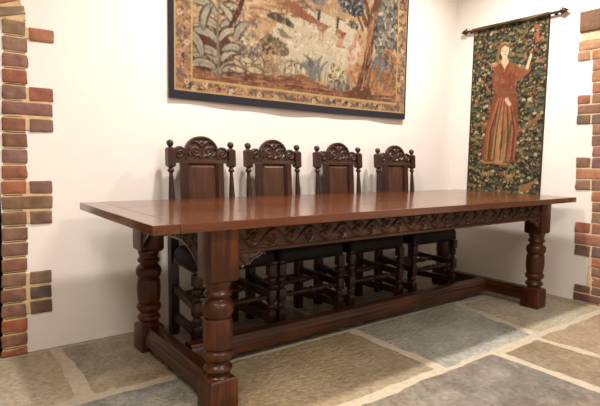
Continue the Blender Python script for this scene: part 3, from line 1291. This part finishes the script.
    def mesh(self, name, place, mat, parent, thick):
        """cloth with real thickness: front sheet carries the picture"""
        n1, n2 = self.X.shape
        X, Z = self.X.ravel(), self.Z.ravel()
        fr = [place(x, z, 0.0) for x, z in zip(X, Z)]
        faces = []
        for i in range(n1 - 1):
            for j in range(n2 - 1):
                a = i * n2 + j
                faces.append((a, a + n2, a + n2 + 1, a + 1))
        # border loop for the thickness
        loop = [i * n2 for i in range(n1)] + [(n1 - 1) * n2 + j for j in range(1, n2)] + [i * n2 + n2 - 1 for i in range(n1 - 2, -1, -1)] + [j for j in range(n2 - 2, 0, -1)]
        base = len(fr)
        bk_ = [place(X[k], Z[k], thick) for k in loop]
        m_ = len(loop)
        for k in range(m_):
            faces.append((loop[(k + 1) % m_], loop[k], base + k, base + (k + 1) % m_))
        me = bpy.data.meshes.new(name)
        me.from_pydata(fr + bk_, [], faces)
        c = self.cols()
        set_cols(me, np.concatenate([c, c[loop]]))
        for p in me.polygons:
            p.use_smooth = True
        return link_mesh(name, me, mat, parent)


# ---- large landscape tapestry
TX0, TX1, TZ0, TZ1 = .520, 2.503, 1.328, 2.70
r_ = np.random.default_rng(21)
FX0, FX1, FZ0, FZ1 = .664, 2.385, 1.452, 2.585
p = Painter(FX0, FX1, FZ0, FZ1, .0048, (192, 150, 104))
# broken ground tones
p.clump(1.3, 1.95, .75, .35, 500, .022, [(200, 160, 112), (186, 138, 92), (212, 178, 132), (172, 122, 80)], r_)
# distant banks, sky and hills
p.poly([(.66, 2.60), (2.4, 2.60), (2.4, 2.22), (1.9, 2.14), (1.4, 2.16), (.9, 2.2), (.66, 2.25)], (196, 184, 158), wob=.03)
p.clump(1.5, 2.35, .8, .18, 240, .035, [(150, 150, 128), (120, 122, 108), (205, 190, 160), (90, 98, 98)], r_)
for k in range(26):
    x, z = .95 + .5 * r_.random(), 1.86 + .26 * r_.random()
    p.stroke([(x, z), (x + .07, z + .012), (x + .15, z - .01 + .02 * r_.random())], .007, .003, [(168, 98, 62), (150, 84, 58), (214, 178, 130), (130, 80, 56)][k % 4], .8)
# river
p.poly([(1.15, 1.68), (1.20, 1.82), (1.32, 1.92), (1.46, 1.94), (1.62, 1.90), (1.92, 1.97), (2.0, 1.80), (1.93, 1.67), (1.72, 1.59), (1.46, 1.61), (1.31, 1.63)], (202, 184, 150), wob=.02)
p.poly([(1.50, 2.02), (1.75, 1.99), (2.0, 2.00), (2.0, 1.94), (1.62, 1.92), (1.50, 1.96)], (206, 190, 158), wob=.015)
for k in range(70):
    x, z = 1.25 + .62 * r_.random(), 1.64 + .28 * r_.random()
    p.stroke([(x, z), (x + .05, z + .004)], .003, .002, [(226, 210, 176), (200, 174, 130), (232, 218, 186)][k % 3])
# far bank, rust
p.poly([(1.32, 2.02), (1.42, 2.01), (1.56, 1.95), (1.62, 1.91), (1.52, 1.91), (1.38, 1.95), (1.25, 1.99)], (162, 92, 58), wob=.01)
p.poly([(1.30, 2.06), (1.40, 2.05), (1.60, 1.97), (1.55, 2.0), (1.42, 2.08)], (128, 104, 84))
p.poly([(1.16, 1.91), (1.24, 1.92), (1.38, 1.875), (1.37, 1.855), (1.22, 1.87)], (84, 76, 56), wob=.012)
p.poly([(1.24, 1.83), (1.32, 1.82), (1.38, 1.78), (1.28, 1.79)], (132, 118, 90), wob=.01)
# mound
p.poly([(1.08, 1.66), (1.12, 1.74), (1.20, 1.785), (1.28, 1.76), (1.34, 1.69), (1.33, 1.66), (1.2, 1.65)], (116, 98, 68), wob=.02)
p.poly([(1.08, 1.66), (1.11, 1.72), (1.20, 1.74), (1.27, 1.68), (1.2, 1.65)], (168, 108, 70), wob=.02)
p.clump(1.23, 1.73, .09, .04, 60, .012, [(132, 112, 76), (94, 80, 56), (150, 128, 90)], r_)
p.clump(1.16, 1.68, .07, .03, 40, .010, [(60, 62, 66), (190, 140, 90)], r_)
# grasses along the near shore
for k in range(160):
    x = 1.18 + .75 * r_.random()
    z = 1.53 + .05 * r_.random()
    h_ = .05 + .07 * r_.random()
    p.stroke([(x, z), (x + .01, z + h_ * .6), (x + .03 * (r_.random() - .3), z + h_)], .004, .001, [(150, 146, 120), (190, 172, 132), (118, 116, 98), (206, 190, 150)][k % 4])
p.clump(1.38, 1.60, .13, .05, 110, .014, [(196, 176, 134), (150, 140, 112), (120, 96, 70), (214, 196, 156)], r_)
p.clump(1.02, 1.70, .10, .08, 120, .014, [(196, 160, 112), (150, 146, 126), (98, 98, 100), (212, 190, 150)], r_)
p.clump(1.0, 1.83, .10, .05, 80, .013, [(96, 92, 96), (176, 110, 76), (210, 176, 126)], r_)
# ground band
p.poly([(.66, 1.45), (.66, 1.50), (.95, 1.515), (1.25, 1.535), (1.46, 1.56), (1.70, 1.52), (1.9, 1.50), (2.4, 1.62), (2.4, 1.45)], (150, 88, 56), wob=.012)
for k in range(120):
    x, z = .7 + 1.65 * r_.random(), 1.46 + .07 * r_.random()
    p.stroke([(x, z), (x + .05, z + .006), (x + .10, z)], .006, .002, [(176, 110, 68), (120, 66, 46), (196, 136, 88), (96, 56, 42)][k % 4], .85)
# blue-grey fountain plant
for k in range(15):
    a = 1.2 + .9 * r_.random() + (.7 if k % 2 else 0)
    x = 1.52 + .10 * r_.random()
    p.leaf(x, 1.545, a, .14 + .06 * r_.random(), .010, [(84, 92, 98), (110, 116, 112), (66, 70, 76)][k % 3], (150, 152, 138), curl=.9 if k % 2 else -.8)
# flowering bush
p.clump(1.76, 1.60, .07, .07, 120, .014, [(216, 198, 140), (150, 142, 90), (190, 176, 120), (96, 90, 66), (226, 212, 168)], r_)
p.clump(1.80, 1.53, .12, .035, 110, .013, [(120, 118, 104), (160, 150, 124), (84, 84, 80)], r_)
# right bank
p.poly([(1.86, 1.66), (2.05, 1.72), (2.4, 1.78), (2.4, 1.52), (2.1, 1.50), (1.92, 1.55)], (190, 124, 74), wob=.02)
p.clump(1.96, 1.64, .10, .06, 60, .018, [(204, 146, 90), (170, 100, 60)], r_)
# right-hand foliage
p.clump(2.26, 2.05, .14, .42, 620, .026, [(78, 82, 86), (100, 102, 100), (134, 130, 114), (186, 170, 136), (62, 62, 66), (116, 110, 90), (150, 138, 108)], r_)
p.clump(2.30, 1.72, .09, .14, 120, .020, [(196, 128, 74), (170, 98, 58), (84, 78, 76)], r_)
for k in range(26):
    a = .6 + 2.0 * r_.random()
    p.leaf(2.14 + .05 * r_.random(), 1.66 + .06 * r_.random(), a, .10, .011, (64, 84, 112), (128, 146, 162), curl=.5)
for k in range(40):
    p.leaf(2.12 + .24 * r_.random(), 1.52 + .14 * r_.random(), .8 + 1.6 * r_.random(), .09, .008, [(120, 72, 48), (92, 84, 70), (160, 96, 58)][k % 3], (176, 120, 74), curl=.6)
# great tree
tr = (112, 66, 44)
p.poly([(1.88, 1.455), (1.97, 1.56), (2.03, 1.70), (2.06, 1.86), (2.06, 2.02), (2.0, 2.20), (2.04, 2.20), (2.09, 2.08), (2.13, 2.25), (2.17, 2.25), (2.14, 2.05), (2.13, 1.90), (2.11, 1.72), (2.10, 1.56), (2.16, 1.455)], tr, wob=.008)
p.stroke([(2.05, 2.0), (1.97, 2.12), (1.86, 2.22), (1.78, 2.35)], .022, .008, tr)
p.stroke([(2.10, 2.05), (2.18, 2.18), (2.24, 2.34)], .022, .008, tr)
p.stroke([(2.02, 1.95), (1.96, 2.05), (1.90, 2.08)], .012, .004, tr)
for k in range(44):
    z = 1.50 + .50 * r_.random()
    x = 1.97 + .06 * (z - 1.5) / .5 + .07 * r_.random()
    p.stroke([(x + .03, z), (x + .05, z + .06), (x + .05, z + .12)], .006, .002, [(170, 110, 72), (78, 44, 34), (196, 140, 92)][k % 3], .8)
p.clump(1.90, 2.11, .13, .07, 260, .020, [(62, 66, 80), (84, 90, 100), (50, 54, 64), (120, 124, 120), (196, 180, 148)], r_)
p.clump(2.05, 2.40, .34, .16, 480, .028, [(62, 66, 80), (84, 90, 100), (120, 124, 112), (170, 160, 128)], r_)
p.clump(1.58, 2.09, .06, .04, 60, .016, [(110, 108, 116), (140, 132, 126)], r_)
p.clump(1.92, 1.97, .05, .025, 50, .012, [(92, 96, 76), (60, 64, 54), (140, 130, 96)], r_)
# wading birds
for (bx, bz, s) in ((1.62, 1.905, 1), (1.79, 1.885, -1)):
    rust = (176, 92, 62)
    p.ell(bx, bz, .046, .030, rust, rot=-.2)
    p.ell(bx + .03, bz + .006, .030, .014, (148, 70, 50), rot=.2)
    p.ell(bx - .01, bz - .006, .024, .012, (206, 136, 96), rot=-.2)
    p.stroke([(bx - .026, bz + .01), (bx - .032, bz + .05), (bx - .022, bz + .085)], .012, .008, (150, 112, 88))
    p.stroke([(bx - .030, bz + .045), (bx - .028, bz + .07), (bx - .022, bz + .105)], .010, .012, (64, 68, 70))
    p.stroke([(bx - .022, bz + .105), (bx - .055 * s, bz + .098)], .006, .002, (96, 76, 58))
    for q_ in (-.012, .016):
        p.stroke([(bx + q_, bz - .02), (bx + q_ - .004, bz - .085), (bx + q_ - .016, bz - .09)], .005, .004, (190, 112, 82))
p.ell(1.80, 1.80, .05, .012, (196, 120, 84))
# rosy seated group on the bank
for (x, z, a) in ((1.90, 1.80, .6), (1.94, 1.83, 1.5), (1.98, 1.77, .3), (1.93, 1.74, 2.4), (1.99, 1.86, 1.1), (1.88, 1.72, .1)):
    p.stroke([(x, z), (x + .05 * math.cos(a), z + .05 * math.sin(a))], .014, .009, (186, 106, 78))
    p.stroke([(x, z), (x + .05 * math.cos(a), z + .05 * math.sin(a))], .006, .004, (218, 160, 120))
p.ell(1.99, 1.90, .012, .014, (150, 82, 60))
# big-leaved plant at left
p.poly([(.66, 1.50), (.66, 1.72), (.78, 1.80), (.90, 1.74), (.96, 1.60), (.95, 1.50)], (98, 58, 44), wob=.02)
p.clump(.82, 1.95, .17, .2, 240, .016, [(180, 130, 92), (196, 150, 108), (120, 72, 54), (206, 176, 136)], r_)
cg = [(154, 144, 114), (134, 128, 106), (172, 156, 120), (122, 118, 104)]
for k, (bx, bz, a, ln, cu) in enumerate([
        (.82, 1.50, 2.2, .20, -.5), (.83, 1.50, 1.0, .18, .6), (.80, 1.53, 2.5, .17, -.8), (.86, 1.52, .7, .16, .9), (.82, 1.56, 2.0, .20, -.9), (.85, 1.58, 1.2, .20, 1.0),
        (.83, 1.60, 2.4, .18, -.8), (.86, 1.64, .9, .17, 1.1), (.82, 1.68, 2.1, .19, -1.0), (.84, 1.70, 1.3, .19, 1.1), (.83, 1.76, 2.3, .17, -.9), (.85, 1.78, .9, .17, 1.0),
        (.81, 1.84, 2.0, .18, -1.0), (.84, 1.86, 1.1, .18, 1.1), (.83, 1.93, 2.2, .17, -1.0), (.85, 1.95, 1.0, .17, 1.0), (.83, 2.02, 2.0, .18, -1.0), (.84, 2.05, 1.2, .18, 1.1),
        (.72, 1.60, 1.6, .16, -.7), (.73, 1.75, 1.8, .16, .7), (.95, 1.72, 1.6, .14, .8), (.93, 1.80, 1.8, .14, -.6)]):
    p.leaf(bx, bz, a, ln * 1.05, .023, cg[k % 4], tuple(v_ + 24 for v_ in cg[(k + 1) % 4]), curl=cu, c_line=(66, 46, 42))
p.stroke([(.83, 1.47), (.82, 1.75), (.84, 2.1)], .010, .006, (120, 112, 90))
p.leaf(.90, 1.78, .9, .30, .016, (70, 38, 36), (96, 52, 44), curl=-.3)
# three-lobed leaves in front
for (x, z, s, c1, c2) in ((1.00, 1.535, 1.0, (150, 124, 100), (214, 192, 152)), (1.13, 1.545, 1.1, (168, 156, 110), (204, 190, 142)), (1.06, 1.60, .8, (176, 164, 120), (206, 192, 146)), (1.21, 1.56, .7, (190, 170, 130), (150, 120, 90))):
    for a in (.2, .9, 1.57, 2.3, 2.95):
        p.leaf(x, z, a, .095 * s, .020 * s, c1, c2, curl=.15 * (1 if a < 1.5 else -1), c_line=(104, 60, 46))
p.clump(1.05, 1.66, .09, .03, 60, .012, [(88, 96, 104), (150, 130, 100), (120, 74, 56)], r_)
for _ in range(3600):
    x, z = FX0 + (FX1 - FX0) * r_.random(), FZ0 + (FZ1 - FZ0) * r_.random()
    i_, j_ = int((x - p.x0) / p.step), int((z - p.z0) / p.step)
    own = p.C[min(i_, p.nx), min(j_, p.nz)]
    k_ = .80 + .34 * r_.random()
    p.ell(x, z, .010, .0045, [own * k_, own * k_, (206, 180, 140), (120, 84, 62)][r_.integers(4)], rot=r_.random() * 3, a=.5 if k_ < 1 else .35)
# light threads hatched up the leaves and grass
for _ in range(700):
    x, z = FX0 + (FX1 - FX0) * r_.random(), FZ0 + (FZ1 - FZ0) * r_.random()
    own = p.C[min(int((x - p.x0) / p.step), p.nx), min(int((z - p.z0) / p.step), p.nz)]
    p.stroke([(x, z), (x + .012 * (r_.random() - .5), z + .035)], .004, .002, np.clip(own * (.80 + .34 * r_.random()), 0, 235), .7)
p.noise(12)


def wave(x, z):
    return .004 * math.sin(x * 5.1 + 1) + .003 * math.sin(x * 13 + z * 2) + .002


big = empty('landscape_tapestry', (1.51, YW - .01, TZ0))
tag(big, 'large landscape tapestry with river, wading birds and floral border, hung above the chairs', 'tapestry')


def bplace(x, z, b_):
    sag = .006 * math.sin((x - TX0) / (TX1 - TX0) * math.pi)
    return (x, YW - .021 - wave(x, z) + b_, z - sag * (1 if z < 1.6 else .3))


def reparent(o, root):
    o.parent = root
    o.matrix_parent_inverse = Matrix.Translation(-Vector(root.location))
    return o


reparent(p.mesh('woven_scene', bplace, M_cloth, None, .012), big)


def floral_strip(x0, x1, z0, z1, seed, gold_sides):
    rr = np.random.default_rng(seed)
    b_ = Painter(x0, x1, z0, z1, .0048, (176, 128, 84))
    lx, lz = x1 - x0, z1 - z0
    n_ = int(max(lx, lz) / .0125)
    hor = lx > lz
    short = min(lx, lz)
    for k in range(n_ * 4):
        x, z = x0 + lx * rr.random(), z0 + lz * rr.random()
        b_.ell(x, z, .010, .005, [(120, 72, 52), (96, 60, 48), (146, 96, 62), (206, 160, 108)][rr.integers(4)], rot=rr.random() * 3)
    # winding stem, then blossoms with leaves
    for k in range(int(max(lx, lz) / .055)):
        s = (k + .5) * .055 + (rr.random() - .5) * .018
        off = (.5 + .20 * (1 if k % 2 else -1)) * short
        x, z = (x0 + s, z0 + off) if hor else (x0 + off, z0 + s)
        for _ in range(4):
            b_.leaf(x, z, rr.random() * 6.28, .04, .006, [(96, 92, 72), (122, 78, 56), (84, 84, 86)][rr.integers(3)], (150, 130, 96), curl=.5)
        c = [(214, 178, 132), (206, 150, 112), (220, 190, 150), (188, 116, 82), (112, 104, 110)][rr.integers(5)]
        for q_ in range(6):
            a = q_ * math.pi / 3 + .3
            b_.ell(x + .012 * math.cos(a), z + .012 * math.sin(a), .009, .006, c, rot=a)
        b_.ell(x, z, .006, .006, (150, 84, 60))
        if rr.random() < .35:
            b_.ell(x + .02, z - .015, .012, .014, [(64, 66, 84), (84, 74, 60)][rr.integers(2)], rot=rr.random())
    gold = (204, 160, 92)
    for (a0, a1, c0, c1) in gold_sides:
        b_.poly([(a0, c0), (a1, c0), (a1, c1), (a0, c1)], gold)
    b_.noise(12, seed)
    return b_


ex0, ex1, ez0, ez1 = TX0 + .030, TX1 - .016, TZ0 + .046, TZ1 - .03
gw = .013
parts_ = [
    floral_strip(ex0, ex1, ez0, FZ0, 3, [(ex0, ex1, ez0 - .01, ez0 + gw), (FX0 - gw, FX1 + gw, FZ0 - gw * 1.2, FZ0 + .01), (ex0 - .01, ex0 + gw * .8, ez0, FZ0 + .01), (ex1 - gw, ex1 + .01, ez0, FZ0 + .01)]),
    floral_strip(ex0, ex1, FZ1, ez1, 4, [(ex0, ex1, ez1 - gw, ez1 + .01), (FX0 - gw, FX1 + gw, FZ1 - .01, FZ1 + gw)]),
    floral_strip(ex0, FX0, FZ0, FZ1, 5, [(ex0 - .01, ex0 + gw * .8, FZ0 - .01, FZ1 + .01), (FX0 - gw, FX0 + .01, FZ0 - .01, FZ1 + .01)]),
    floral_strip(FX1, ex1, FZ0, FZ1, 6, [(FX1 - .01, FX1 + gw, FZ0 - .01, FZ1 + .01), (ex1 - gw * .7, ex1 + .01, FZ0 - .01, FZ1 + .01)])]
vs, fs, cs = [], [], []
for b_ in parts_:
    n1, n2 = b_.X.shape
    base = len(vs)
    X, Z = b_.X.ravel(), b_.Z.ravel()
    vs.extend([bplace(x, z, .0) for x, z in zip(X, Z)])
    cs.append(b_.cols())
    loop = [i * n2 for i in range(n1)] + [(n1 - 1) * n2 + j for j in range(1, n2)] + [i * n2 + n2 - 1 for i in range(n1 - 2, -1, -1)] + [j for j in range(n2 - 2, 0, -1)]
    for i in range(n1 - 1):
        for j in range(n2 - 1):
            a = base + i * n2 + j
            fs.append((a, a + n2, a + n2 + 1, a + 1))
    b2 = len(vs)
    vs.extend([bplace(X[k], Z[k], .012) for k in loop])
    cs.append(cs[-1][loop])
    m_ = len(loop)
    for k in range(m_):
        fs.append((base + loop[(k + 1) % m_], base + loop[k], b2 + k, b2 + (k + 1) % m_))
me = bpy.data.meshes.new('floral_border')
me.from_pydata(vs, [], fs)
set_cols(me, np.concatenate(cs))
reparent(link_mesh('floral_border', me, M_cloth), big)
# navy edging strips
t = bmesh.new()


def edge_strip(t, x0, x1, z0, z1):
    n_ = max(2, int((x1 - x0) / .03))
    k_ = max(2, int((z1 - z0) / .06))
    V_ = {}
    for i in range(n_ + 1):
        for j in range(k_ + 1):
            x, z = x0 + (x1 - x0) * i / n_, z0 + (z1 - z0) * j / k_
            for s, yy_ in ((0, -.001), (1, .012)):
                V_[i, j, s] = t.verts.new(bplace(x, z, yy_))
    for i in range(n_):
        for j in range(k_):
            t.faces.new((V_[i, j, 0], V_[i + 1, j, 0], V_[i + 1, j + 1, 0], V_[i, j + 1, 0]))
            t.faces.new((V_[i, j, 1], V_[i, j + 1, 1], V_[i + 1, j + 1, 1], V_[i + 1, j, 1]))
    for i in range(n_):
        for j in (0, k_):
            t.faces.new((V_[i, j, 0], V_[i, j, 1], V_[i + 1, j, 1], V_[i + 1, j, 0]))
    for j in range(k_):
        for i in (0, n_):
            t.faces.new((V_[i, j, 0], V_[i, j + 1, 0], V_[i, j + 1, 1], V_[i, j, 1]))


edge_strip(t, TX0, TX1, TZ0, ez0)
edge_strip(t, TX0, TX1, ez1, TZ1)
edge_strip(t, TX0, ex0, ez0, ez1)
edge_strip(t, ex1, TX1, ez0, ez1)
reparent(build('edging', t, M_edge, None), big)

# ---- small millefleurs tapestry on the right wall (s grows to the viewer's right: s = .955 - y)
SY0, SY1 = .955, .315
SZ0, SZ1 = .715, 2.108
r_ = np.random.default_rng(5)
SW = SY0 - SY1
p = Painter(0, SW, SZ0, SZ1, .0036, (46, 50, 52))
FC = [(112, 108, 72), (146, 132, 88), (186, 166, 122), (142, 82, 58), (84, 94, 76), (96, 98, 66), (160, 106, 74), (72, 80, 72), (196, 180, 140), (112, 68, 54), (128, 120, 80)]
for _ in range(3400):
    x, z = SW * r_.random(), SZ0 + (SZ1 - SZ0) * r_.random()
    c = FC[r_.integers(len(FC))]
    p.ell(x, z, .007 + .006 * r_.random(), .003 + .004 * r_.random(), c, rot=r_.random() * 3.14)
# leafy sprigs
for _ in range(150):
    x, z = SW * r_.random(), SZ0 + (SZ1 - SZ0) * r_.random()
    c = [(108, 106, 68), (86, 94, 72), (140, 126, 80), (74, 88, 82)][r_.integers(4)]
    p.ell(x, z, .026, .030, (42, 46, 48), a=.6)
    for k in range(7):
        p.leaf(x, z - .01, .3 + 2.5 * k / 6, .030 + .015 * r_.random(), .0045, c, tuple(v_ + 30 for v_ in c), curl=.4 if k < 3 else -.4)
# blossoms
for _ in range(170):
    x, z = SW * r_.random(), SZ0 + (SZ1 - SZ0) * r_.random()
    c = [(206, 184, 142), (172, 88, 64), (190, 122, 88), (216, 200, 166)][r_.integers(4)]
    for q_ in range(5):
        a = q_ * 1.257
        p.ell(x + .008 * math.cos(a), z + .008 * math.sin(a), .006, .005, c)
    p.ell(x, z, .003, .003, (96, 50, 40))
# little beasts
def beast(x, z, s, c, flip=1):
    p.ell(x, z, .045 * s, .020 * s, c)
    p.ell(x + flip * .045 * s, z + .018 * s, .018 * s, .014 * s, c)
    p.stroke([(x - flip * .04 * s, z), (x - flip * .075 * s, z + .03 * s)], .007 * s, .003, c)
    for q_ in (-.03, -.015, .02, .035):
        p.stroke([(x + q_ * s, z - .01 * s), (x + q_ * s * 1.2, z - .045 * s)], .006 * s, .004, c)
    p.ell(x, z + .005, .026 * s, .008 * s, tuple(v_ + 26 for v_ in c))


beast(.955 - .745, 1.795, .95, (190, 140, 92))
beast(.955 - .80, 1.31, .9, (176, 110, 70), -1)
p.stroke([(.955 - .53, 1.235), (.955 - .44, 1.285), (.955 - .36, 1.345)], .010, .015, (150, 104, 70))
p.ell(.955 - .36, 1.36, .018, .014, (160, 112, 74))
beast(.955 - .57, .885, .8, (172, 126, 84))
p.ell(.955 - .435, .800, .055, .028, (170, 110, 68), rot=.35)
p.ell(.955 - .40, .83, .018, .014, (170, 110, 68))
beast(.955 - .79, .90, .9, (160, 122, 84), 1)
for (x, z) in ((.54, 2.03), (.56, 1.93), (.545, 1.97)):
    p.ell(x, z, .020, .016, (184, 84, 60), wob=.3)
# the lady
ox = .955


def Q(y, z):
    return (ox - y, z)


p.poly([Q(.835, 1.02), Q(.81, 1.20), Q(.775, 1.42), Q(.735, 1.58), Q(.54, 1.56), Q(.525, 1.35), Q(.52, 1.18), Q(.53, 1.00), Q(.60, .985), Q(.70, .975)], (146, 72, 56), wob=.004)
p.poly([Q(.715, 1.40), Q(.745, 1.02), Q(.58, 1.00), Q(.60, 1.25), Q(.65, 1.45)], (158, 124, 78))
p.poly([Q(.69, 1.35), Q(.71, 1.0), Q(.63, .99), Q(.66, 1.2)], (196, 152, 104))
p.poly([Q(.60, 1.35), Q(.57, 1.22), Q(.68, 1.08), Q(.66, 1.2)], (120, 100, 56))
for k in range(16):
    y = .54 + .26 * k / 15
    p.stroke([Q(.60 + .10 * k / 15, 1.52), Q(y - .01, 1.25), Q(y, 1.02)], .004, .005, [(196, 108, 78), (110, 42, 38), (208, 134, 96)][k % 3], .8)
for y, w_ in ((.735, .006), (.59, .006)):
    p.stroke([Q(y - .03, 1.42), Q(y, 1.2), Q(y + .02, 1.0)], w_, w_, (96, 84, 52))
# trim hem
p.stroke([Q(.835, 1.01), Q(.78, .99), Q(.72, 1.0), Q(.66, .985), Q(.60, .985)], .008, .008, (200, 130, 88))
# bodice and sleeves
p.poly([Q(.715, 1.79), Q(.755, 1.68), Q(.745, 1.56), Q(.55, 1.55), Q(.55, 1.66), Q(.60, 1.79)], (148, 74, 57), wob=.003)
p.stroke([Q(.72, 1.75), Q(.745, 1.66), Q(.70, 1.57), Q(.63, 1.53)], .030, .022, (152, 80, 60))
p.stroke([Q(.59, 1.75), Q(.52, 1.68), Q(.47, 1.72)], .034, .030, (154, 82, 62))
for k in range(14):
    a, b2_ = r_.random(), r_.random()
    p.stroke([Q(.56 + .18 * a, 1.58 + .15 * b2_), Q(.55 + .18 * a, 1.60 + .17 * b2_)], .004, .003, [(214, 124, 92), (130, 50, 42)][k % 2], .8)
p.stroke([Q(.73, 1.565), Q(.55, 1.55)], .006, .006, (128, 96, 60))
# neck, face, hair, headband, hands
p.poly([Q(.695, 1.80), Q(.66, 1.745), Q(.625, 1.795), Q(.645, 1.85), Q(.68, 1.85)], (226, 196, 154))
p.ell(ox - .665, 1.885, .036, .046, (230, 202, 162))
p.stroke([Q(.705, 1.93), Q(.725, 1.86), Q(.72, 1.80)], .018, .010, (150, 108, 70))
p.stroke([Q(.635, 1.925), Q(.67, 1.945), Q(.705, 1.93)], .010, .010, (142, 98, 62))
p.stroke([Q(.635, 1.94), Q(.67, 1.96), Q(.70, 1.945)], .004, .004, (206, 176, 118))
p.ell(ox - .655, 1.890, .004, .003, (90, 60, 50))
p.ell(ox - .680, 1.890, .004, .003, (90, 60, 50))
p.stroke([Q(.665, 1.885), Q(.664, 1.87)], .002, .002, (180, 130, 96))
p.stroke([Q(.672, 1.860), Q(.656, 1.860)], .0025, .0025, (170, 84, 66))
p.stroke([Q(.47, 1.73), Q(.455, 1.79), Q(.445, 1.825)], .013, .009, (228, 200, 158))
p.ell(ox - .49, 1.82, .012, .018, (196, 122, 82))
p.stroke([Q(.63, 1.50), Q(.60, 1.46)], .016, .014, (222, 194, 150))
p.noise(16, 8)
# dark woven margin
m_ = np.minimum.reduce([p.X, SW - p.X, p.Z - SZ0, SZ1 - p.Z])
p.C[m_ < .008] = (60, 58, 54)

p.sat, p.gain, p.warm = .72, .84, (6, 3, -6)
small = empty('lady_tapestry', (XW - .03, (SY0 + SY1) / 2, SZ0))
tag(small, 'narrow dark flowery tapestry of a lady in a red dress hanging from the rod', 'tapestry')


def splace(s, z, b_):
    t_ = (z - SZ0) / (SZ1 - SZ0)
    return (XW - .012 - .002 * t_ - .003 * math.sin(s * 16 + 1) * (1 - t_) + b_, SY0 - s, z)


reparent(p.mesh('woven_scene', splace, M_cloth, None, .006), small)
t = bmesh.new()
# sleeve the rod passes through, along the top
n_ = 20
ring = []
for k in range(n_):
    a = 2 * math.pi * k / n_
    ring.append((.0150 * math.cos(a), .0150 * math.sin(a)))
rings = [[t.verts.new((XW - .030 + a, yy_, 2.100 + b_)) for a, b_ in ring] for yy_ in np.linspace(SY1, SY0, 12)]
for a, b_ in zip(rings[:-1], rings[1:]):
    for k in range(n_):
        t.faces.new((a[k], a[(k + 1) % n_], b_[(k + 1) % n_], b_[k]))
sl = build('rod_sleeve', t, M_cloth, None, smooth=True)
ca = np.array([FC[int(vnoise(v_.co.y * 40, v_.co.z * 40, 3, 2) * 9.99)] for v_ in sl.data.vertices], float) * .6
set_cols(sl.data, lin_arr(ca))
reparent(sl, small)

# ---- rod with arrow-like finials
rod = empty('curtain_rod', (XW - .03, .62, 2.10))
tag(rod, 'thin dark iron tapestry rod with bronze arrowhead ends on the right wall', 'rod')
t = bmesh.new()
m4, ln = frame_from((XW - .030, .232, 2.10), (XW - .030, 1.010, 2.10))
add_lathe(t, [(0, .0095), (ln, .0095)], 0, 0, 16, mat=m4, sub=1)
reparent(build('pole', t, M_iron, None, smooth=True), rod)
for yb, s in ((1.005, 1), (.237, -1)):
    t = bmesh.new()
    m4, ln = frame_from((XW - .030, yb, 2.10), (XW - .030, yb + s * .05, 2.10))
    add_lathe(t, [(0, .011), (.006, .015), (.012, .011), (.016, .009), (.024, .018), (.034, .019), (.045, .012), (.058, .005), (.066, .001)], 0, 0, 14, mat=m4)
    # four side leaves
    for k in range(4):
        q_ = bmesh.new()
        bmesh.ops.create_uvsphere(q_, u_segments=10, v_segments=8, radius=1)
        for v_ in q_.verts:
            v_.co = Vector((v_.co.x * .017, v_.co.y * .006, v_.co.z * .007))
        mm = m4 @ Matrix.Rotation(k * math.pi / 2, 4, 'Z') @ Matrix.Translation((.016, 0, .018)) @ Matrix.Rotation(math.radians(28), 4, 'Y')
        merge(t, q_, mm)
    reparent(build('finial', t, M_iron, None, smooth=True), rod)
for yb in (.985, .275):
    t = bmesh.new()
    m4, ln = frame_from((XW - .001, yb, 2.10), (XW - .030, yb, 2.10))
    add_lathe(t, [(0, .016), (.004, .016), (.006, .007), (ln, .007)], 0, 0, 14, mat=m4, sub=1)
    reparent(build('bracket', t, M_iron, None, smooth=True), rod)
